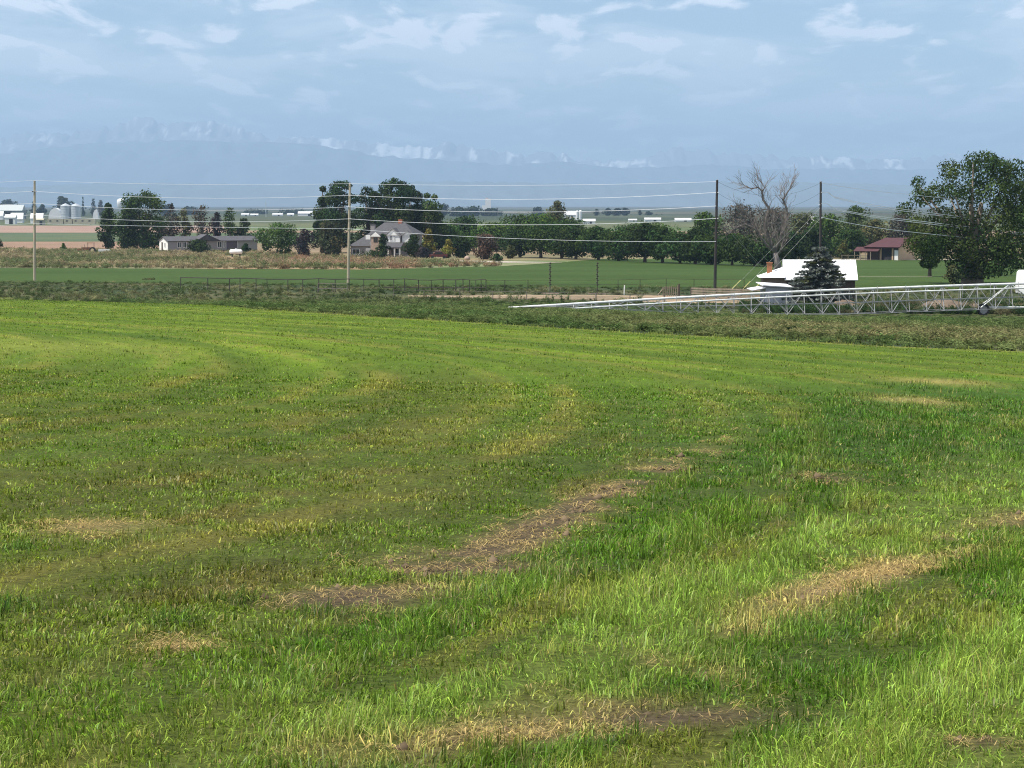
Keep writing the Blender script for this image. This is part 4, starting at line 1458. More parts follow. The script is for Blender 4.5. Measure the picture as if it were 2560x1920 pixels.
far_box('long_shed', 'long dark grey green shed at the far left edge', -60, 55, 512, 527, 2000, m_fgreen, mat('pale_roof', (0.42, 0.45, 0.44), 0.7), 0.4, 'shed', [(-40, 30, 0.9)])
far_box('white_barn', 'white barn with a dark doorway at the far left', 12, 38, 536, 549, 1480, m_fwhite, None, 0.3, 'barn', [(23, 32, 0.75)])
far_box('white_barn', 'long low white barn roof left of the thin pole', 26, 56, 532, 543, 1560, m_fwhite, None, 0.6)
far_box('white_barn', 'white barn roof just behind the thin pole', 76, 106, 533, 546, 1540, m_fwhite, None, 0.5)
far_box('white_shed', 'tiny white shed at the left edge below the long shed', -8, 7, 528, 533, 1900, m_fwhite, None, 0.5, 'shed')


def half_round(name, label, px0, px1, top, base, D, cat):
    p = on((px0 + px1) / 2, D)
    t = thing(name, label, cat, p)
    W = (px1 - px0) * mpp(D) / 2
    H = at(px0, top, D).z - p.z
    pts = [(W * math.cos(a), H * math.sin(a)) for a in np.linspace(0, math.pi, 13)]
    mb = MB()
    for (a, b), (c, d) in zip(pts[:-1], pts[1:]):
        mb.poly([(a, 0, b), (a, W * 2, b), (c, W * 2, d), (c, 0, d)])
    mb.build('shell', m_fwhite, t, True)
    MB().poly([(a, 0.02, b) for a, b in pts]).build('end_wall', m_fwhite, t)
    MB().poly([(a, W * 2 - 0.02, b) for a, b in pts[::-1]]).build('end_wall', m_fwhite, t)
    return t


half_round('quonset_hut', 'white round roofed hut left of the two grain bins', 121, 153, 520, 530, 2050, 'hut')
half_round('white_dome', 'small white half round dome left of the big elm', 232, 246, 524, 533, 2000, 'dome')


def grain_bin(px, lb):
    D = 2000
    p = on(px, D)
    W = 12.5 * mpp(D)
    H = at(px, 514.5, D).z - p.z
    T = at(px, 508, D).z - p.z
    t = thing('grain_bin', lb, 'grain bin', p, group='pair of grain bins')
    mb = MB()
    prof = []
    for k in range(9):
        z = H * k / 8
        prof += [(W, z), (W * 0.985, z + H / 16)]
    mb.lathe(prof[:-1], 20).build('wall', m_galv, t, False)
    MB().lathe([(W * 1.03, H - 0.05), (W * 0.55, H + (T - H) * 0.55), (W * 0.12, T - 0.25)], 20).build('roof', m_galv, t)
    MB().lathe([(W * 0.12, T - 0.3), (W * 0.12, T), (0.05, T + 0.15)], 10).build('vent_cap', m_galv, t)


grain_bin(164, 'left one of the two silvery grain bins')
grain_bin(189.5, 'right one of the two silvery grain bins')
for i, (a, b, lb) in enumerate([(119, 158, 'first pale trailer from the left in the far row beside the thin pole'), (160, 180, 'middle pale trailer in the far row, shortest of three'), (182, 238, 'last pale trailer of the far row, nearest the big elm')]):
    D = 1420
    p = on((a + b) / 2, D)
    t = thing('stock_trailer', lb, 'trailer', p, group='row of pale trailers')
    Wd = (b - a) * mpp(D)
    H = at(a, 547, D).z - p.z
    MB().box(-Wd / 2, Wd / 2, 0, 2.6, 0.5, H).build('body', m_tan, t)
    for k in range(max(1, int(Wd / 4.5))):
        xk = -Wd / 2 + 1.2 + k * 4.5
        MB().box(xk, xk + 1.3, -0.05, 0.06, H * 0.55, H * 0.75).build('window', m_fdark, t)
    MB().lathe([(0.45, -0.1), (0.45, 0.1)], 12).build('wheel', m_fdark, t).location = (Wd * 0.3, 0.1, 0.45)
far_box('feed_shed', 'small tan shed at the left end of the pale trailers', 90, 108, 546, 556, 1400, m_tan, None, 0.2, 'shed', [(99, 106, 0.8)])

# the water tower behind the elm, the white tower, the mast, far white barns
p = on(303, 2600)
t = thing('water_tower', 'white water tower peeping out between the two elms', 'water tower', p)
H = at(303, 496, 2600).z - p.z
MB().lathe([(2.0, 0), (1.7, H * 0.3), (2.0, H * 0.42), (4.6, H * 0.55), (4.9, H * 0.8), (4.4, H * 0.92), (2.5, H * 0.985), (0.3, H)], 20).build('tank', m_fwhite, t, True)
MB().lathe([(4.95, H * 0.52), (5.3, H * 0.52), (5.3, H * 0.535), (4.95, H * 0.535)], 20).build('walkway', m_galv, t)
p = on(1220, 4200)
t = thing('white_tower', 'tall white block tower on the skyline above the wood', 'tower', p)
H = at(1220, 494.5, 4200).z - p.z
MB().box(-5.4, 5.4, 0, 9, 0, H * 0.94).build('tower_block', m_fwhite, t)
MB().box(-4.6, -0.2, 1, 8, H * 0.94, H).build('roof_house', mat('faded_red', (0.5, 0.36, 0.33), 0.8), t)
MB().box(-11.5, -5.4, 0, 9, 0, H * 0.45).build('annexe', m_fwhite, t)
p = on(665, 2300)
t = thing('mast', 'thin grey mast on the plain left of the tall cottonwoods', 'mast', p)
H = at(665, 504, 2300).z - p.z
MB().tube([(0, 0, 0), (0, 0, H)], [0.4, 0.22], 6).build('pole', m_galv, t)
MB().box(-1.2, 1.2, -0.1, 0.1, H * 0.86, H * 0.88).build('crossarm', m_galv, t)
for (a, b, tp, bs, D, lb) in [(603, 622, 533, 539, 2500, 'far low white barn, first of the row right of the long grey home'), (626, 645, 534, 539, 2500, 'far low white barn left of the thin mast'), (681, 706, 533, 539, 2500, 'far low white barn just right of the thin mast'),
                              (718, 734, 533, 539, 2500, 'far low white barn third to the right of the mast'), (745, 790, 528, 539, 2500, 'largest far white barn touching the tall cottonwoods'), (1412, 1440, 527, 537, 1900, 'white far shed partly behind the spiky tall tree'),
                              (1458, 1488, 547, 552, 1500, 'low white far building right of the white sheds'), (1572, 1592, 547, 553, 1700, 'small white far barn under the dark far row'), (1612, 1652, 544, 553, 1700, 'long white far barn in the middle of the pale barns'),
                              (1688, 1728, 545, 551, 1700, 'long white far barn at the right end of the pale barns'), (2020, 2034, 539, 545, 800, 'pale roof glimpsed left of the second dark pole')]:
    far_box('far_barn', lb, a, b, tp, bs, D, m_fwhite, mat('far_roof', (0.55, 0.55, 0.54), 0.7), 0.45, 'barn', [(a + (b - a) * 0.55, a + (b - a) * 0.72, 0.8)])
for i, px in enumerate((1443, 1451)):
    p = on(px, 1900)
    t = thing('white_silo', ['slim white far silo beside the white shed, left one', 'slim white far silo beside the white shed, right one'][i], 'silo', p)
    H = at(px, 526 - i, 1900).z - p.z
    MB().lathe([(1.2, 0), (1.2, H * 0.88)], 12).build('wall', m_fwhite, t)
    MB().lathe([(1.25, H * 0.88), (0.8, H * 0.96), (0.1, H)], 12).build('roof', m_fwhite, t)

# ================================================================ buildings
m_siding = mat('grey_shaded_siding', (0.29, 0.268, 0.262), 0.8, noise=0.08, scale=1.5, stretch=(0.2, 1, 8))  # grey that carries the painted shade of the house fronts
m_white = mat('white_paint', (0.78, 0.77, 0.74), 0.7, noise=0.05, scale=1.0)
m_cream = mat('cream_lit_siding', (0.80, 0.77, 0.72), 0.75, noise=0.05, scale=1.0)
m_shingle = mat('grey_shingle', (0.078, 0.077, 0.082), 0.9, noise=0.18, scale=3.0)
m_shingle2 = mat('weathered_shingle', (0.085, 0.083, 0.090), 0.9, noise=0.2, scale=2.0)
m_glass = mat('window_glass', (0.02, 0.025, 0.03), 0.12, spec=0.6)
m_brick = mat('red_brick', (0.36, 0.13, 0.075), 0.9, noise=0.2, scale=6.0)
m_orange = mat('orange_brick', (0.34, 0.145, 0.07), 0.9, noise=0.2, scale=6.0)
m_stone = mat('tan_stone', (0.36, 0.27, 0.21), 0.9, noise=0.25, scale=2.5)
m_dkwood = mat('dark_wood', (0.075, 0.06, 0.05), 0.9, noise=0.25, scale=3.0)
m_oldwood = mat('weathered_wood', (0.26, 0.215, 0.16), 0.9, noise=0.3, scale=3.0, stretch=(1, 1, 0.3))
m_maroon = mat('maroon_roof', (0.072, 0.028, 0.031), 0.75, noise=0.12, scale=1.0)
m_tanwall = mat('tan_wall', (0.50, 0.35, 0.22), 0.85, noise=0.08, scale=0.8)
m_wroof = mat('white_roof_metal', (0.80, 0.80, 0.80), 0.55, noise=0.03, scale=0.8)
m_corr = mat('corrugated_metal', (0.44, 0.44, 0.47), 0.6, noise=0.12, scale=5.0, stretch=(6, 6, 0.3))


def window(parent, x, z, w_, h_, y=0.0, frame=None, axis='front'):
    """a window in a wall facing -y at y, or (axis 'left') facing -x at x=y"""
    def bx(u0, u1, d0, d1, z0, z1):
        return (u0, u1, y + d0, y + d1, z0, z1) if axis == 'front' else (y + d0, y + d1, u0, u1, z0, z1)
    mb = MB()
    t_ = 0.09
    mb.box(*bx(x, x + w_, -0.06, 0.02, z + h_ - t_, z + h_)).box(*bx(x, x + w_, -0.06, 0.02, z, z + t_))
    mb.box(*bx(x, x + t_, -0.06, 0.02, z + t_, z + h_ - t_)).box(*bx(x + w_ - t_, x + w_, -0.06, 0.02, z + t_, z + h_ - t_))
    mb.box(*bx(x + w_ / 2 - 0.03, x + w_ / 2 + 0.03, -0.05, 0.02, z + t_, z + h_ - t_))
    wo = mb.build('window', frame or m_white, parent)
    MB().box(*bx(x + t_, x + w_ - t_, -0.02, 0.03, z + t_, z + h_ - t_)).build('pane', m_glass, wo)
    return wo


# --- the long grey home on the left
A = R(29)
p = on(420, 500)
home = thing('mobile_home', 'long grey single storey home with a white lit end wall, behind bushes', 'house', p, A)
Lh, Wh, Hw, Hr = 21.9, 5.6, 2.75, 3.75
z0 = 0.55
MB().box(0, Lh, 0, Wh, z0, Hw).build('wall', m_siding, home)  # front side: its shade is painted in as grey
MB().box(0.1, Lh - 0.1, 0.08, Wh - 0.08, -0.4, z0 - 0.01).build('skirting', m_dkwood, home)
rf = MB()
rf.slab([(-0.3, -0.35, Hw - 0.02), (Lh + 0.3, -0.35, Hw - 0.02), (Lh + 0.3, Wh / 2, Hr), (-0.3, Wh / 2, Hr)], 0.12)
rf.slab([(Lh + 0.3, Wh + 0.35, Hw - 0.02), (-0.3, Wh + 0.35, Hw - 0.02), (-0.3, Wh / 2, Hr), (Lh + 0.3, Wh / 2, Hr)], 0.12)
rf = rf.build('roof', m_shingle2, home)
eg = MB().box(-0.03, 0.02, 0, Wh, z0, Hw - 0.02)
eg.slab([(-0.03, Wh, Hw - 0.02), (-0.03, 0, Hw - 0.02), (-0.03, Wh / 2, Hr - 0.15)], 0.05)
eg.build('end_wall', m_cream, home)  # brightened: sunlight on this end is painted in
MB().slab([(Lh, 0, Hw), (Lh, Wh, Hw), (Lh, Wh / 2, Hr - 0.15)], 0.06).build('gable', m_siding, home)
gz0 = 9.2
g = MB()
g.slab([(gz0 - 2.6, -0.7, Hw), (gz0, -0.7, Hr + 0.45), (gz0, Wh / 2 + 0.6, Hr + 0.45), (gz0 - 2.6, Wh / 2, Hw + 0.2)], 0.1)
g.slab([(gz0, -0.7, Hr + 0.45), (gz0 + 3.4, -0.7, Hw), (gz0 + 3.4, Wh / 2, Hw + 0.2), (gz0, Wh / 2 + 0.6, Hr + 0.45)], 0.1)
g.slab([(gz0 - 2.3, -0.6, Hw), (gz0 + 3.1, -0.6, Hw), (gz0, -0.6, Hr + 0.3)], 0.08)
g.build('porch_gable', m_shingle2, home)
for x, w_ in ((2.3, 0.9), (3.6, 0.9), (12.0, 1.1), (13.4, 0.5)):
    window(home, x, 1.15, w_, 1.35)
MB().box(14.3, 16.9, -0.06, 0.02, z0, 2.5).build('garage_door', mat('plum_door', (0.11, 0.09, 0.105), 0.8), home)
MB().box(16.95, 17.05, -0.12, 0.02, z0, 2.6).build('downpipe', m_white, home)
window(home, 1.4, 1.25, 0.7, 1.1, -0.03, axis='left')
MB().box(-0.07, -0.02, 3.2, 4.1, z0, 2.4).build('door', m_dkwood, home)
for k, x in enumerate((4.2, 4.45)):
    MB().box(x, x + 0.07, -1.2, -1.1, -0.2, 0.75).build('deck_post', m_white, home)

# --- the white house with the grey hip roof
A = R(-13)
p = on(926, 455)
hs = thing('white_house', 'two storey white house with grey hip roof, porch and two chimneys', 'house', p, A)
W1, D1, E1, R1 = 8.9, 8.0, 4.75, 7.15
MB().box(0, W1, 0.05, D1, -0.5, E1).build('wall', m_siding, hs)  # walls of a white house, painted grey for their shade
MB().box(-0.03, 0.03, 0.1, D1 - 0.1, 2.6, E1 - 0.02).build('side_wall', m_white, hs)  # left face kept white to paint it as the lit side
r = MB()
o = 0.55
a0, a1, a2, a3 = (-o, -o, E1 - 0.05), (W1 + o, -o, E1 - 0.05), (W1 + o, D1 + o, E1 - 0.05), (-o, D1 + o, E1 - 0.05)
b0, b1 = (1.9, D1 / 2, R1), (W1 - 2.6, D1 / 2, R1)
r.poly([a0, a1, b1, b0]).poly([a1, a2, b1]).poly([a2, a3, b0, b1]).poly([a3, a0, b0]).poly([a3, a2, a1, a0])
rf = r.build('roof', m_shingle, hs)
MB().box(W1 * 0.56, W1 * 0.56 + 0.75, D1 / 2 - 0.4, D1 / 2 + 0.4, R1 - 0.4, R1 + 0.65).build('chimney', m_brick, rf)
MB().box(-0.55, 0.35, 2.0, 2.9, 0, E1 + 2.0).build('side_chimney', m_siding, hs)
MB().box(-0.65, 0.45, 1.9, 3.0, E1 + 2.0, E1 + 2.12).build('chimney_cap', m_shingle, hs)
# front gables
for (xa, xb, zt, yy, dark) in ((3.6, 6.6, E1 + 1.35, -0.9, 0), (7.0, 9.1, E1 + 0.75, -0.5, 0)):
    xm = (xa + xb) / 2
    gb = MB().slab([(xa - 0.35, yy - 0.25, E1 - 0.25), (xm, yy - 0.25, zt), (xm, D1 * 0.4, zt), (xa - 0.35, D1 * 0.15, E1 - 0.25)], 0.1)
    gb.slab([(xm, yy - 0.25, zt), (xb + 0.35, yy - 0.25, E1 - 0.25), (xb + 0.35, D1 * 0.15, E1 - 0.25), (xm, D1 * 0.4, zt)], 0.1)
    gb.build('gable_roof', m_shingle, hs)
    gw = MB().box(xa, xb, yy, 0.1, 3.1, E1 - 0.22)
    gw.slab([(xa, yy, E1 - 0.22), (xb, yy, E1 - 0.22), (xm, yy, zt - 0.2)], -0.15)
    gw.build('gable_wall', m_white, hs)
    tb = MB()
    for (q0, q1) in (((xa - 0.35, E1 - 0.27), (xm, zt - 0.02)), ((xm, zt - 0.02), (xb + 0.35, E1 - 0.27))):
        tb.slab([(q0[0], yy - 0.3, q0[1]), (q1[0], yy - 0.3, q1[1]), (q1[0], yy - 0.3, q1[1] - 0.18), (q0[0], yy - 0.3, q0[1] - 0.18)], 0.04)
    tb.build('barge_board', m_siding, hs)
window(hs, 4.5, 3.45, 0.55, 1.15, -0.9)
window(hs, 5.25, 3.45, 0.35, 1.15, -0.9)
# stone bay at the left with its small white gable
MB().box(0.4, 2.3, -0.7, 0.04, -0.4, E1 - 0.5).build('stone_bay', m_stone, hs)
gb = MB().slab([(0.2, -0.75, E1 - 0.48), (2.5, -0.75, E1 - 0.48), (1.35, -0.75, E1 + 0.45)], -0.1)
gb.build('bay_gable', m_white, hs)
window(hs, 0.9, 3.1, 0.9, 1.0, -0.7, m_dkwood)
# porch
pr = MB().slab([(3.3, -3.0, 2.1), (7.4, -3.0, 2.1), (7.4, -0.85, 3.05), (3.3, -0.85, 3.05)], 0.18)
pr.build('porch_roof', m_shingle, hs)
MB().box(3.4, 7.3, -2.9, 0.02, -0.6, 0.1).build('porch_floor', m_stone, hs)
for x in (3.5, 4.6, 5.9, 7.1):
    MB().box(x, x + 0.14, -2.9, -2.76, 0.1, 1.98).build('porch_post', m_white, hs)
MB().box(4.0, 5.0, 0.0, 0.06, 0.1, 2.0).build('door', m_dkwood, hs)
window(hs, 5.4, 0.7, 1.2, 1.2, 0.05)
# low wing on the left
xw = -4.4
MB().box(xw, 0, 0.6, 6.2, -0.5, 2.35).build('wing_wall', m_siding, hs)
r = MB().poly([(xw - 0.4, 0.1, 2.3), (0.1, 0.1, 2.3), (0.1, 3.4, 4.3), (-2.2, 3.4, 4.3)]).poly([(xw - 0.4, 6.7, 2.3), (xw - 0.4, 0.1, 2.3), (-2.2, 3.4, 4.3)]).poly([(0.1, 6.7, 2.3), (xw - 0.4, 6.7, 2.3), (-2.2, 3.4, 4.3), (0.1, 3.4, 4.3)]).poly([(xw - 0.4, 0.1, 2.3), (xw - 0.4, 6.7, 2.3), (0.1, 6.7, 2.3), (0.1, 0.1, 2.3)])
r.build('wing_roof', m_shingle, hs)
window(hs, xw + 0.3, 0.55, 1.6, 1.15, 0.6)
MB().box(-1.15, -0.1, 0.45, 0.56, -0.3, 1.9).build('wing_door', m_white, hs)
MB().box(-1.7, -0.35, 2.3, 3.9, 3.1, 4.55).build('dormer', m_white, hs)

# --- maroon roofed barn
A = R(-31)
p = on(2168, 427)
bn = thing('barn', 'tan barn with a maroon roof and open dark bay beyond the green field', 'barn', p, A)
u = mpp(424)
Lb, Db, Eb, Rb = 6.4, 9.0, 2.7, 4.3
MB().box(0, Lb, 0.0, Db, -0.4, Eb - 0.05).build('wall', m_dkwood, bn)  # dark front: porch shade painted into the wall colour
MB().box(Lb - 0.02, Lb + 0.06, -0.02, Db, -0.4, Eb - 0.06).build('gable_wall', m_tanwall, bn)
MB().slab([(Lb + 0.06, 0, Eb - 0.06), (Lb + 0.06, Db, Eb - 0.06), (Lb + 0.06, Db / 2, Rb - 0.15)], 0.08).build('gable_end', m_tanwall, bn)
r = MB().slab([(-0.5, -0.8, Eb - 0.15), (Lb + 0.5, -0.8, Eb - 0.15), (Lb + 0.5, Db / 2, Rb), (2.0, Db / 2, Rb)], 0.14)
r.slab([(Lb + 0.5, Db + 0.5, Eb - 0.15), (-0.5, Db + 0.5, Eb - 0.15), (2.0, Db / 2, Rb), (Lb + 0.5, Db / 2, Rb)], 0.14)
r.slab([(-0.5, Db + 0.5, Eb - 0.15), (-0.5, -0.8, Eb - 0.15), (2.0, Db / 2, Rb)], 0.14)
r.build('roof', m_maroon, bn)
MB().slab([(-2.2, -1.8, 1.75), (Lb * 0.45, -1.8, 1.75), (Lb * 0.45, 0.1, 2.55), (-2.2, 0.1, 2.55)], 0.1).build('lean_to_roof', m_maroon, bn)
for x in (-2.0, -0.9, 0.2, 1.3):
    MB().box(x, x + 0.12, -1.75, -1.63, -0.3, 1.7).build('post', m_oldwood, bn)
MB().box(Lb * 0.47, Lb * 0.79, -0.04, 0.05, -0.2, 2.2).build('bay_shade', m_fdark, bn)  # flat dark panel painted as the shade inside the bay
MB().box(Lb * 0.41, Lb * 0.465, -0.12, 0.02, -0.3, 2.35).build('jamb', m_tanwall, bn)
MB().box(Lb * 0.795, Lb * 0.84, -0.12, 0.02, -0.3, 2.35).build('jamb', m_tanwall, bn)
MB().box(Lb * 0.88, Lb * 0.995, -0.13, 0.0, -0.3, 1.95).build('white_door', m_white, bn)
t = thing('rail_fence', 'short pale pole fence left of the maroon barn', 'fence', on(2136, 421))
for k in range(5):
    MB().tube([(-2.4 + k * 1.2, 0, -0.2), (-2.4 + k * 1.2, 0, 1.15)], 0.06, 5).build('post', m_oldwood, t)
for z in (0.45, 1.0):
    MB().tube([(-2.5, 0.08, z), (2.5, 0.08, z + 0.03)], 0.045, 5).build('rail', m_oldwood, t)

# --- the old house with the white metal roof, lower right
D = 213.0
u = mpp(D)
ph = on(2020, D)
oh = thing('white_roofed_house', 'old low house under a bright white metal roof behind the spruce', 'house', ph, R(-4))


def lx(px, dd=0.0):
    return (px - 2020) * (D + dd) / F


zr = at(2050, 649, D + 3.6).z - ph.z
ze = at(2050, 699, D - 0.4).z - ph.z
x0, x1 = lx(1962, 3.6), lx(2143, 3.6)
MB().box(x0 + 0.2, x1 - 0.35, 0, 7.2, -0.9, ze - 0.04).build('wall', m_dkwood, oh)
r = MB().slab([(x0, -0.4, ze), (x1 - 0.1, -0.4, ze), (x1, 3.6, zr), (x0, 3.6, zr)], 0.1)
r.slab([(x1 - 0.1, 7.6, ze), (x0, 7.6, ze), (x0, 3.6, zr), (x1, 3.6, zr)], 0.1)
rf = r.build('roof', m_wroof, oh)
MB().slab([(x1 - 0.33, 0, ze), (x1 - 0.33, 7.2, ze), (x1 - 0.33, 3.6, zr - 0.12)], 0.1).build('gable_end', m_dkwood, oh)
for k in range(1, 14):
    xx = x0 + (x1 - x0) * k / 14
    MB().tube([(xx, -0.38, ze + 0.015), (xx, 3.58, zr + 0.012)], 0.022, 4).build('roof_seam', m_wroof, rf)
# hipped left wing
xl = lx(1897, 0)
zl = at(1897, 694, D).z - ph.z
zm = at(1957, 667, D + 2.0).z - ph.z
w_ = MB().poly([(xl, -0.6, zl), (x0 + 0.05, -0.6, zl), (x0 + 0.05, 2.4, zm)]).poly([(xl, 5.4, zl), (xl, -0.6, zl), (x0 + 0.05, 2.4, zm)]).poly([(x0 + 0.05, 5.4, zl), (xl, 5.4, zl), (x0 + 0.05, 2.4, zm)]).poly([(xl, -0.6, zl), (xl, 5.4, zl), (x0 + 0.05, 5.4, zl), (x0 + 0.05, -0.6, zl)])
wr = w_.build('wing_roof', m_wroof, oh)
MB().box(xl + 0.4, x0 + 0.18, -0.2, 5.0, -0.9, zl - 0.03).build('wing_wall', mat('brown_board', (0.16, 0.125, 0.10), 0.9, noise=0.25, scale=3.0, stretch=(3, 3, 0.3)), oh)
cx_ = lx(1926, 1.5)
cz = zl + 0.35
MB().box(cx_ - 0.25, cx_ + 0.25, 1.1, 1.6, cz - 0.3, cz + 1.0).build('chimney', m_orange, wr)
MB().box(cx_ - 0.31, cx_ + 0.31, 1.04, 1.66, cz + 1.0, cz + 1.1).build('chimney_cap', m_orange, wr)
window(oh, lx(1935), zl - 1.3, 0.7, 0.8, -0.2, m_oldwood)

# --- the small metal shed before it
D2 = 202.0
ps = on(1946, D2)
sh = thing('metal_shed', 'small grey corrugated metal shed before the white roofed house', 'shed', ps, R(8))
su = mpp(D2)
Ws = 66 * su
Hs = at(1946, 718, D2).z - ps.z
nw = 16
for k in range(nw):
    xa = -Ws / 2 + Ws * k / nw
    MB().box(xa, xa + Ws / nw * 0.52, -0.012, 0.02, -0.6, Hs * 0.98).build('metal_sheet', m_corr, sh) if k % 4 == 0 else None
wallm = MB()
for k in range(nw):
    xa = -Ws / 2 + Ws * k / nw
    wallm.box(xa, xa + Ws / nw, 0.0 if k % 2 else 0.03, 2.0, -0.6, Hs)
wallm.build('wall', m_corr, sh)
MB().slab([(-Ws / 2 - 0.35, -0.3, Hs + 0.22), (Ws / 2 + 0.15, -0.3, Hs + 0.02), (Ws / 2 + 0.15, 2.3, Hs + 0.22), (-Ws / 2 - 0.35, 2.3, Hs + 0.42)], 0.07).build('roof', m_wroof, sh)
MB().slab([(-Ws / 2 - 1.3, -0.1, Hs - 0.25), (-Ws / 2, -0.1, Hs - 0.02), (-Ws / 2, 2.0, Hs + 0.05), (-Ws / 2 - 1.3, 2.0, Hs - 0.15)], 0.06).build('lean_to', m_wroof, sh)

# ================================================================ poles and wires
m_polepale = mat('pale_pole_wood', (0.42, 0.36, 0.26), 0.9, noise=0.2, scale=2.0, stretch=(3, 3, 0.3))
m_poledark = mat('creosote_pole', (0.045, 0.040, 0.038), 0.9, noise=0.25, scale=2.0, stretch=(3, 3, 0.3))
m_wire = mat('aluminium_wire', (0.85, 0.86, 0.88), 0.5, spec=0.5)
m_cable = mat('dark_cable', (0.08, 0.085, 0.09), 0.7)
m_guy = mat('guy_cable', (0.50, 0.50, 0.46), 0.6)
m_porc = mat('porcelain', (0.45, 0.45, 0.46), 0.35)
m_yellow = mat('guard_yellow', (0.55, 0.52, 0.20), 0.7)
POLES = {}


def pole(key, lb, px_top, px_base, top, D, m, levels, arm=None, stand=0.18):
    b = on(px_base, D)
    tp = at(px_top, top, D)
    t = thing('utility_pole', lb, 'utility pole', b, group='utility poles')
    e = tp - b
    mid = e * 0.5
    MB().tube([(0, 0, -0.8), mid, e], [0.17, 0.15, 0.125], 10).build('shaft', m, t)
    MB().tube([e, e + Vector((0, 0, 0.10))], [0.06, 0.03], 6).build('top_pin', m_porc, t)
    for k, py in enumerate(levels):
        q = at(px_top + (px_base - px_top) * (py - top) / max(1, 705 - top), py, D) - b
        s_ = -1 if k % 2 else 1
        ins = MB()
        ins.tube([q, q + Vector((s_ * stand, -0.08, 0))], 0.025, 5)
        for j in range(3):
            ins.lathe([(0.03, -0.035), (0.075, -0.02), (0.03, 0.03)], 8, tuple(q + Vector((s_ * (stand - 0.10 + 0.05 * j), -0.08, 0))))
        ins.build('insulator', m_porc, t)
    if arm:
        q = at(px_top, arm, D) - b
        MB().box(q.x - 0.28, q.x + 0.28, q.y - 0.2, q.y - 0.1, q.z - 0.05, q.z + 0.05).build('crossarm', m_poledark, t)
    POLES[key] = (px_top, px_base, top, D)
    return t


LV1 = [451, 478, 508, 537, 559]
LV2 = [459, 488, 517, 547, 572]
LV3 = [454, 481, 515, 546, 604]
pole('a', 'slim grey pole at the far left of the power line', 86.5, 86, 452, 262, m_polepale, LV1[1:4], 479)
pole('b', 'pale sunlit pole left of the white house', 875, 870, 458, 254, m_polepale, LV2[1:4])
pole('c', 'dark pole left of the bare dead tree', 1793, 1787, 450, 235, m_poledark, LV3[1:4])
pole('d', 'dark pole rising behind the blue spruce', 2052, 2050, 454, 243, m_poledark, [481, 512, 545])


def span(mb, p0, p1, sag, r, n=14):
    pts = []
    for k in range(n + 1):
        t_ = k / n
        q = p0.lerp(p1, t_)
        q.z -= sag * 4 * t_ * (1 - t_)
        pts.append(q)
    mb.tube(pts, r, 4, cap=False)


names = ['topmost thin wire of the long power line', 'second wire from the top of the long power line', 'third wire from the top of the long power line', 'fourth wire from the top of the long power line', 'lowest wire of the long power line']
mids1 = [461, 495, 525, 554, 567]
mids2 = [463, 498, 530, 562, 598]
for k in range(5):
    r_ = [0.019, 0.026, 0.026, 0.026, 0.022][k]
    mb = MB()
    left = at(-760, LV1[k] + 4, 268)
    pa, pb, pc = at(86, LV1[k], 262 - 0.2), at(873, LV2[k], 254 - 0.2), at(1790, LV3[k], 235 - 0.2)
    span(mb, left, pa, 11 * 0.046, r_)
    span(mb, pa, pb, (mids1[k] - (LV1[k] + LV2[k]) / 2) * 0.047, r_)
    span(mb, pb, pc, (mids2[k] - (LV2[k] + LV3[k]) / 2) * 0.0445, r_, 18)
    tag(mb.build('power_wire', m_wire), names[k], 'wire', 'wires of the long power line')
for k, (ya, yb, sg, lb) in enumerate([(454, 457, 34, 'highest slack dark wire between the two dark poles'), (482, 481, 42, 'middle slack dark wire between the two dark poles'), (515, 512, 46, 'lowest slack dark wire between the two dark poles')]):
    mb = MB()
    span(mb, at(1793, ya, 234.8), at(2052, yb, 242.8), sg * 0.0435, 0.012)
    tag(mb.build('slack_wire', m_cable), lb, 'wire', 'slack wires between the dark poles')
for k, (ya, ym, ye, r_, dbl, lb) in enumerate([(457, 484, 512, 0.026, 0, 'thin top wire running right from the second dark pole'), (480, 522, 560, 0.04, 1, 'upper doubled wire running right from the second dark pole'),
                                               (509, 547, 580, 0.04, 1, 'lower doubled wire running right from the second dark pole'), (543, 577, 606, 0.038, 0, 'bottom wire running right from the second dark pole')]):
    mb = MB()
    p0 = at(2054, ya, 242.8)
    pm = at(2250, ym, 247)
    p1 = at(2600, ye + 8, 256)
    if dbl:
        mb.tube([p0, at(2070, ya + 1, 243.3), at(2083, ya + 11, 243.6)], r_ * 0.8, 4)
        p0 = at(2083, ya + 11, 243.6)
    n_ = 10
    for j in range(1 + dbl):
        off = Vector((0, 0, -0.19 * j))
        mb.tube([(p0 + off * 0.6).lerp(pm + off, q / n_) - Vector((0, 0, 0.12 * 4 * q / n_ * (1 - q / n_))) for q in range(n_ + 1)] + [p1 + off], r_, 4)
    tag(mb.build('power_wire', m_wire), lb, 'wire', 'wires right of the second dark pole')
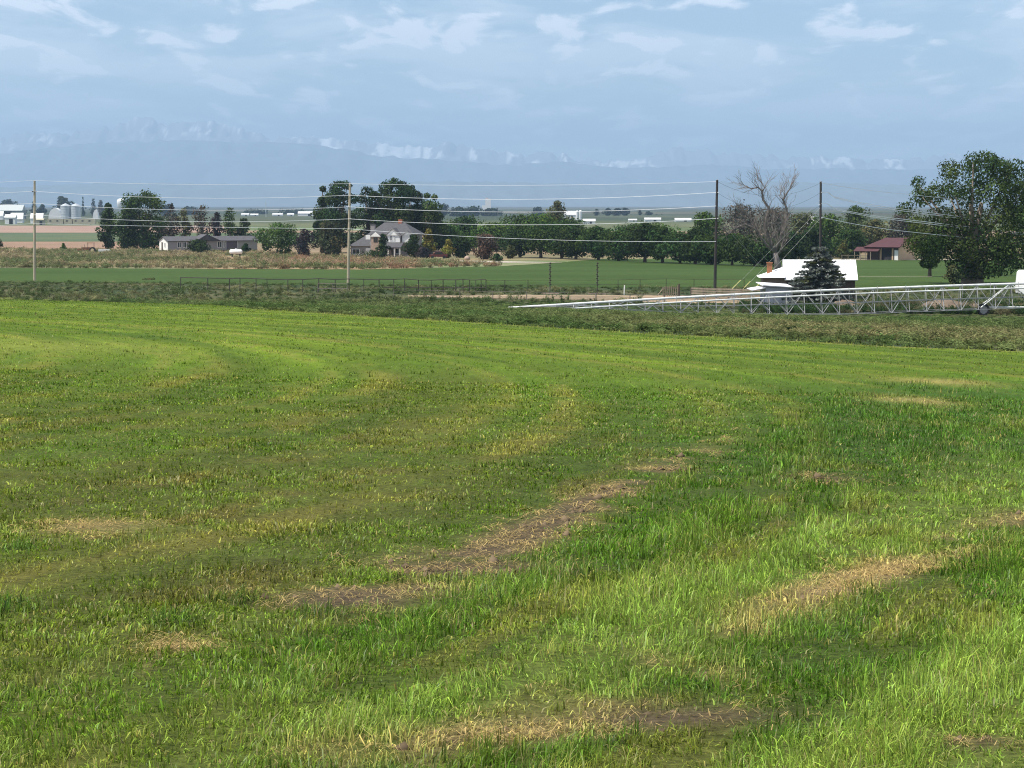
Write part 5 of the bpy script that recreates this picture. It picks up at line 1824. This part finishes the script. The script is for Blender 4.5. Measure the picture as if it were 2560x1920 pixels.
# guy wires with their guards
for k, (pt, D0, pe, De, lb) in enumerate([((2050, 500), 242.8, (1826, 716), 232, 'guy wire of the second dark pole anchored farthest left'), ((2050, 520), 242.8, (1853, 716), 231, 'guy wire of the second dark pole anchored in the middle'),
                                          ((2050, 547), 242.8, (1880, 716), 230, 'guy wire of the second dark pole anchored by the white roofed house')]):
    a, b = at(*pt, D0), on(pe[0], De)
    t = thing('guy_wire', lb, 'guy wire', b, group='guy wires with yellow guards')
    MB().tube([(0, 0, -0.1), a - b], 0.008, 4).build('cable', m_guy, t)
    MB().tube([(a - b) * 0.004, (a - b) * 0.11], 0.045, 6).build('guard', m_yellow, t)
for k, (pt, pe, De, lb) in enumerate([((1793, 520), (1925, 690), 262, 'guy wire of the first dark pole, upper one'), ((1793, 546), (1945, 700), 255, 'guy wire of the first dark pole, middle one'), ((1793, 500), (1960, 690), 268, 'guy wire of the first dark pole, farthest one')]):
    a, b = at(*pt, 234.8), on(pe[0], De)
    tag(MB().tube([b - Vector((0, 0, 0.1)), a], 0.008, 4).build('guy_wire', m_guy), lb, 'guy wire', 'guy wires of the first dark pole')

# ================================================================ fences of the corral
m_pipe = mat('rusty_pipe', (0.055, 0.048, 0.042), 0.85, noise=0.3, scale=4.0)
m_post = mat('grey_post', (0.15, 0.13, 0.11), 0.9, noise=0.3, scale=4.0)


def fence(name, lb, pxs, ys, Dfun, hgt, rails, m, rr=0.035, pr=0.045, lean=0.02, mp=None, top_py=None):
    b0 = on(pxs[0], Dfun(pxs[0]))
    t = thing(name, lb, 'fence', b0)
    rg = random.Random(int(pxs[0]))
    bases = [on(q, Dfun(q)) - b0 for q in pxs]
    tops = []
    for k, q in enumerate(bases):
        h = hgt * (1 + rg.uniform(-0.05, 0.05))
        e = q + Vector((rg.uniform(-lean, lean), 0, h))
        tops.append(e)
        MB().tube([q - Vector((0, 0, 0.4)), e], pr * rg.uniform(0.8, 1.2), 5).build('post', mp or m, t)
    for f_ in rails:
        MB().tube([q + (e - q) * f_ for q, e in zip(bases, tops)], rr, 5).build('rail', m, t)
    return t


Dback = C_((450, 232), (700, 226), (1215, 224), (1800, 230))
fence('pipe_fence', 'long dark pipe fence in the weeds behind the ditch bank, left half', [452, 520, 574, 600, 640, 668, 720, 757, 797, 838, 873, 910, 948], None, Dback, 1.42, (0.98,), m_pipe, 0.045)
fence('pipe_fence', 'continuation of the dark pipe fence up to the bare dirt pen', [948, 985, 1012, 1046, 1078, 1108, 1140, 1158, 1174, 1190, 1203, 1215], None, Dback, 1.42, (0.98, 0.4), m_pipe, 0.04)
fence('pipe_gate', 'low pipe gate panel within the left half of the pipe fence', [795, 832, 870], None, lambda q: Dback(q) - 2.5, 1.05, (0.98, 0.5), m_post, 0.04)
fence('wire_fence', 'thin wire fence behind the dirt pen with a few thin posts', [1215, 1262, 1320, 1545, 1600, 1665, 1735, 1790, 1860], None, Dback, 1.35, (0.97, 0.6), m_pipe, 0.016, 0.035)
fence('pen_fence', 'low fence with thick posts along the near side of the dirt pen', [985, 1060, 1150, 1232, 1317, 1490, 1575, 1660, 1745], None, lambda q: pen_near(q) - 0.5, 0.75, (0.95,), m_post, 0.02, 0.05)
for i, (px, lb) in enumerate([(1375, 'tall knobbed dark post in the pen fence, left one'), (1493, 'tall knobbed dark post in the pen fence, right one')]):
    b = on(px, 222)
    t = thing('knobbed_post', lb, 'post', b, group='pair of knobbed posts')
    H = at(px, 655, 222).z - b.z
    MB().tube([(0, 0, -0.3), (0, 0, H)], [0.05, 0.03], 6).build('shaft', m_pipe, t)
    for k in range(11):
        MB().lathe([(0.03, -0.08), (0.115, -0.03), (0.115, 0.03), (0.03, 0.08)], 7, (0.03 * (-1) ** k, 0, H * (0.30 + 0.066 * k))).build('knob', m_pipe, t)
    MB().box(-0.9, 0.9, -0.35, 0.35, -0.1, 0.10).build('plinth', m_stone, t)
b = on(1560, 221)
tag(MB().tube([(b.x, b.y, b.z - 0.3), (b.x + 0.05, b.y, b.z + 1.0)], 0.06, 6).build('white_post', m_cream), 'single short white post behind the dirt pen', 'post')
# slatted gate and plank wall
b = on(1675, 219)
t = thing('slatted_gate', 'old wooden gate of upright slats between pen and plank wall', 'gate', b, R(6))
rg = random.Random(3)
for k in range(8):
    x = -0.75 + k * 0.21
    MB().box(x, x + 0.09, -0.02, 0.02, -0.1, 1.0 + rg.uniform(-0.12, 0.15)).build('slat', m_oldwood, t)
for z in (0.25, 0.8):
    MB().box(-0.8, 0.85, 0.025, 0.06, z, z + 0.09).build('crossbar', m_oldwood, t)
MB().tube([(0.92, 0, -0.4), (0.92, 0, 1.25)], 0.09, 6).build('gate_post', m_dkwood, t)
MB().tube([(-1.4, 0.1, -0.1), (-0.75, 0, 0.75)], 0.05, 5).build('brace', m_oldwood, t)
b = on(1728, 217)
t = thing('plank_wall', 'low weathered plank wall left of the metal shed', 'fence', b)
e = on(1916, 213) - b
for k in range(7):
    q = e * (k / 6)
    MB().tube([q - Vector((0, 0, 0.4)), q + Vector((0, 0, 0.98))], 0.085, 6).build('post', m_dkwood, t)
for j, z in enumerate((0.12, 0.36, 0.60, 0.82)):
    for k in range(3):
        q0, q1 = e * (k / 3) + Vector((0, -0.1, z + rg.uniform(-0.03, 0.03))), e * ((k + 1) / 3) + Vector((0, -0.1, z + rg.uniform(-0.03, 0.03)))
        MB().slab([q0, q1, q1 + Vector((0, 0, 0.17)), q0 + Vector((0, 0, 0.17))], 0.035).build('plank', m_oldwood, t)

# ================================================================ the irrigation pivot
m_zinc = mat('zinc_pipe', (0.64, 0.66, 0.64), 0.5, noise=0.22, scale=2.0, spec=0.5)
m_zdull = mat('dull_zinc', (0.34, 0.34, 0.335), 0.6, noise=0.2, scale=3.0)
PL, PR_ = at(1270, 770, 182), at(2640, 706.5, 188)
pv_ = thing('centre_pivot_sprinkler', 'long silvery irrigation pivot pipe on a truss of thin rods', 'irrigation pivot', on(2100, 188))
O = Vector(pv_.location)


def pp(t_, arch=0.0):
    q = PL.lerp(PR_, t_)
    return q - O + Vector((0, 0, arch * math.sin(math.pi * t_) * 0.25))


npt = 24
main = [pp(k / npt, 1) for k in range(npt + 1)]
MB().tube(main, 0.10, 8).build('main_pipe', m_zinc, pv_, True)
MB().tube([q + Vector((0.0, -0.55, -0.36)) for q in main], 0.065, 6).build('lower_pipe', m_zinc, pv_, True)
MB().tube([q + Vector((0.0, 0.5, -0.42)) for q in main], 0.03, 5).build('cable_tray', m_zdull, pv_)
rg = random.Random(11)


def depth_at(t_):
    return min(2.05, 0.35 + 3.4 * t_)


low = {}
for sgn in (-1, 1):
    rods = []
    for k in range(0, 31):
        t_ = 0.02 + 0.96 * k / 30
        q = pp(t_, 1)
        dz = depth_at(t_)
        gq = gz(q.x + O.x, q.y + O.y) - O.z
        zz_ = max(q.z - dz, gq + 0.12)
        rods.append(Vector((q.x, q.y + sgn * 0.75 * dz / 2.0, zz_ + rg.uniform(-0.03, 0.03))))
    low[sgn] = rods
    MB().tube(rods, 0.030, 4).build('truss_rod', m_zdull, pv_)
    mid = [pp(0.02 + 0.96 * k / 30, 1) * 0.45 + rods[k] * 0.55 for k in range(31)]
    MB().tube(mid, 0.03, 4).build('truss_rod', m_zdull, pv_)
for k in range(0, 31):
    t_ = 0.02 + 0.96 * k / 30
    q = pp(t_, 1)
    for sgn in (-1, 1):
        w1 = MB().tube([q, low[sgn][k]], rg.uniform(0.022, 0.042), 4)
        if k < 30:
            nx_ = low[sgn][k + 1]
            w1.tube([q, nx_ + Vector((rg.uniform(-0.2, 0.2), 0, rg.uniform(0, 0.2)))], rg.uniform(0.018, 0.034), 4)
        if k > 0 and k % 2 == 0:
            w1.tube([q, low[sgn][k - 1]], 0.034, 4)
        w1.build('truss_brace', m_zdull, pv_)
    MB().tube([low[-1][k], low[1][k]], 0.022, 4).build('cross_strut', m_zdull, pv_)
for k in range(14):
    t_ = 0.3 + 0.68 * k / 13
    q = pp(t_, 1)
    MB().tube([q + Vector((0, -0.1, 0.08)), q + Vector((0, -0.28, 0.16)), q + Vector((0, -0.40, -0.1)), q + Vector((0.02, -0.45, -1.0 * min(1, depth_at(t_) / 1.6)))], 0.022, 4).build('drop_hose', m_zdull, pv_)
# the tower near the right edge: two slanting legs, base beam, wheels
tw = pp(0.915, 1)
gq = gz(tw.x + O.x, tw.y + O.y) - O.z
for sgn in (-1, 1):
    MB().tube([tw, Vector((tw.x + sgn * 2.6, tw.y - 0.4, gq + 0.75))], 0.05, 5).build('tower_leg', m_zinc, pv_)
    MB().tube([tw + Vector((0, 0.1, 0)), Vector((tw.x + sgn * 2.6, tw.y + 0.6, gq + 0.75))], 0.05, 5).build('tower_leg', m_zinc, pv_)
    wc = Vector((tw.x + sgn * 2.3, tw.y, gq + 0.55))
    wh = MB()
    n_ = 18
    for (ra, ya) in ((0.55, 0.14),):
        prof = [(0.36, -ya), (0.52, -ya), (0.55, 0), (0.52, ya), (0.36, ya)]
        b_ = len(wh.v)
        for (r_, y_) in prof:
            for k in range(n_):
                a = 2 * math.pi * k / n_
                wh.v.append((wc.x + r_ * math.cos(a), wc.y + y_, wc.z + r_ * math.sin(a)))
        for i_ in range(len(prof)):
            i2 = (i_ + 1) % len(prof)
            for k in range(n_):
                k2 = (k + 1) % n_
                wh.f.append((b_ + i_ * n_ + k, b_ + i_ * n_ + k2, b_ + i2 * n_ + k2, b_ + i2 * n_ + k))
    wo = wh.build('wheel', m_fdark, pv_)
    MB().tube([wc + Vector((0, -0.06, 0)), wc + Vector((0, 0.06, 0))], 0.36, 14).build('rim', m_zdull, wo)
MB().tube([Vector((tw.x - 2.6, tw.y + 0.1, gq + 0.75)), Vector((tw.x + 2.6, tw.y + 0.1, gq + 0.75))], 0.07, 6).build('base_beam', m_zinc, pv_)

# ================================================================ small things in the yard and the fields
prof = [(-2.1, 0.35), (-2.15, 0.75), (-1.35, 0.88), (-0.75, 1.38), (0.75, 1.42), (1.45, 0.95), (2.1, 0.85), (2.15, 0.4)]
# earth heap and loose boards behind the pivot
b = on(2370, 197)
rgn = np.random.default_rng(3)
gxs, gys = np.meshgrid(np.linspace(-1, 1, 34), np.linspace(-1, 1, 18))
zz_ = np.clip(1 - gxs ** 2 - gys ** 2, 0, 1) ** 0.7 * (0.35 + 1.2 * fbm(gxs * 4 + 5, gys * 4, 3)) * 1.0
v = np.stack([gxs.ravel() * 3.6, gys.ravel() * 2.2, zz_.ravel() - 0.12], 1)
i = np.arange(17 * 34).reshape(17, 34)[:, :-1].ravel()
t = mesh_np('earth_heap', v, np.stack([i, i + 1, i + 35, i + 34], 1), mat('heap_earth', (0.16, 0.12, 0.085), 0.95, noise=0.25, scale=2.0, bump=0.05), smooth=True)
t.location = b
tag(t, 'low heap of tan earth behind the irrigation truss', 'heap')
b = on(2118, 200)
gx2 = mesh_np('earth_heap', v * np.array([0.6, 0.6, 0.8]), np.stack([i, i + 1, i + 35, i + 34], 1), MATS['heap_earth'], smooth=True)
gx2.location = b
tag(gx2, 'smaller heap of pinkish earth below the spruce behind the truss', 'heap')
# white trailer at the right edge
b = on(2592, 214)
tr_ = thing('white_trailer', 'white boxy trailer cut off by the right edge of the picture', 'trailer', b)
H = at(2560, 678, 214).z - b.z
mb = MB()
pr_ = [(-1.05, 0.5), (-1.1, 1.2), (-0.98, H - 0.25), (-0.8, H), (1.5, H), (1.6, 0.5)]
n0 = len(pr_)
mb.v = [(x, 0, z) for x, z in pr_] + [(x, 4.5, z) for x, z in pr_]
mb.f = [tuple(range(n0))[::-1], tuple(range(n0, 2 * n0))] + [(k, (k + 1) % n0, n0 + (k + 1) % n0, n0 + k) for k in range(n0)]
mb.build('body', m_white, tr_)
MB().box(-0.5, 0.7, -0.04, 0.02, 1.3, 2.0).build('window', m_glass, tr_)
for s_ in (-0.8, 1.3):
    MB().tube([(s_ - 0.1, 1.2, 0.35), (s_ + 0.1, 1.2, 0.35)], 0.35, 12).build('wheel', m_fdark, tr_)
# propane tank
b = on(590, 458)
tk = thing('propane_tank', 'white propane tank on short legs before the long grey home', 'tank', b)
b_ = MB()
pts = [(-1.35, 0.15), (-1.28, 0.38), (-1.1, 0.5), (1.1, 0.5), (1.28, 0.38), (1.35, 0.15)]
b_.tube([(x, 0, 1.05) for x, r_ in pts], [r_ for x, r_ in pts], 14)
b_.build('vessel', m_white, tk, True)
MB().lathe([(0.22, 1.5), (0.22, 1.68), (0.12, 1.74)], 10).build('dome_lid', m_white, tk)
for x in (-0.8, 0.8):
    MB().box(x - 0.12, x + 0.12, -0.35, 0.35, -0.2, 0.62).build('leg', m_dkwood, tk)
# old tractor with a canopy, on the left
b = on(222, 500)
tc_ = thing('old_tractor', 'old brown tractor with a flat canopy at the edge of the brown field', 'tractor', b, R(6))
m_rust = mat('rust', (0.20, 0.095, 0.05), 0.9, noise=0.3, scale=4.0)
MB().box(-1.4, 0.4, -0.4, 0.4, 0.7, 1.3).build('hood', m_rust, tc_)
MB().box(0.3, 1.0, -0.5, 0.5, 0.75, 1.0).build('seat_deck', m_dkwood, tc_)
MB().box(-0.35, 1.35, -0.75, 0.75, 2.25, 2.36).build('canopy', m_rust, tc_)
for x in (-0.2, 1.2):
    for y in (-0.6, 0.6):
        MB().tube([(x, y, 0.9), (x, y, 2.25)], 0.03, 5).build('canopy_post', m_dkwood, tc_)
for (x, r_) in ((-1.1, 0.36), (0.85, 0.68)):
    for s_ in (-1, 1):
        wo = MB().tube([(x, s_ * 0.75, r_), (x, s_ * 0.5, r_)], r_, 16).build('wheel', m_fdark, tc_)
        MB().tube([(x, s_ * 0.77, r_), (x, s_ * 0.74, r_)], r_ * 0.55, 12).build('rim', mat('cream_rim', (0.55, 0.47, 0.28), 0.7), wo)
MB().tube([(-0.9, 0, 1.3), (-0.9, 0, 1.95)], 0.04, 6).build('exhaust', m_fdark, tc_)
MB().box(-2.6, -1.5, -0.5, 0.5, 0.55, 0.95).build('loader_bucket', m_rust, tc_)
# white flat trailer with boards
b = on(262, 498)
ft = thing('flat_trailer', 'low white flat trailer beside the old tractor under the elm', 'trailer', b)
MB().box(-1.35, 1.35, -0.6, 0.6, 0.42, 0.62).build('bed', m_white, ft)
MB().box(-1.35, 1.35, -0.62, -0.56, 0.62, 0.92).build('side_board', m_white, ft)
MB().tube([(1.35, 0, 0.5), (2.2, 0, 0.45)], 0.05, 5).build('drawbar', m_dkwood, ft)
for s_ in (-0.65, 0.65):
    MB().tube([(0.1, s_ - 0.08, 0.3), (0.1, s_ + 0.08, 0.3)], 0.3, 12).build('wheel', m_fdark, ft)
# red car and garden things right of the white house
b = on(1096, 440)
rc = thing('red_car', 'dark red car parked between the two yellow green bushes', 'car', b, R(3))
body = MB()
body.v = [(x * 0.85, -0.8, z) for x, z in prof] + [(x * 0.85, 0.8, z) for x, z in prof]
body.f = [tuple(range(8))[::-1], tuple(range(8, 16))] + [(k, (k + 1) % 8, 8 + (k + 1) % 8, 8 + k) for k in range(8)]
body.build('body', mat('red_paint', (0.11, 0.02, 0.015), 0.4, spec=0.5), rc)
MB().slab([(-0.9, -0.81, 0.93), (1.0, -0.81, 0.97), (0.6, -0.81, 1.34), (-0.55, -0.81, 1.31)], -0.02).build('side_window', m_glass, rc)
for x in (-1.15, 1.15):
    for s_ in (-1, 1):
        MB().tube([(x, s_ * 0.82, 0.32), (x, s_ * 0.62, 0.32)], 0.32, 12).build('wheel', m_fdark, rc)
b = on(1168, 425)
bo = MB().ball((0, 0, 0.35), 0.62, 8, 0.8).build('boulder', m_stone, None, True)
bo.location = b
tag(bo, 'pale boulder on the lawn left of the grey brown bush', 'boulder')
# brush heap left of the pale pole, in the dry weeds
for (px, D, n_, sp, lb, sd_) in [(775, 372, 130, 3.6, 'heap of dry brown branches just left of the pale pole', 1), (925, 368, 110, 3.2, 'heap of dry brown branches just right of the pale pole', 2), (700, 380, 80, 2.6, 'smaller heap of dry branches below the round green bush', 3)]:
    b = on(px, D)
    rg = random.Random(sd_)
    mb = MB()
    for k in range(n_):
        p0 = Vector((rg.gauss(0, sp), rg.gauss(0, 1.2), rg.uniform(0, 0.5)))
        d = Vector((rg.uniform(-1, 1), rg.uniform(-0.6, 0.6), rg.uniform(0.0, 0.9))).normalized()
        l_ = rg.uniform(0.8, 2.2)
        mb.tube([p0, p0 + d * l_ * 0.5 + Vector((0, 0, 0.08)), p0 + d * l_], [0.045, 0.035, 0.012], 4, cap=False)
    o_ = mb.build('brush_heap', mat('dry_branch', (0.36, 0.25, 0.16), 0.95, noise=0.3, scale=1.0))
    o_.location = b
    tag(o_, lb, 'brush heap')
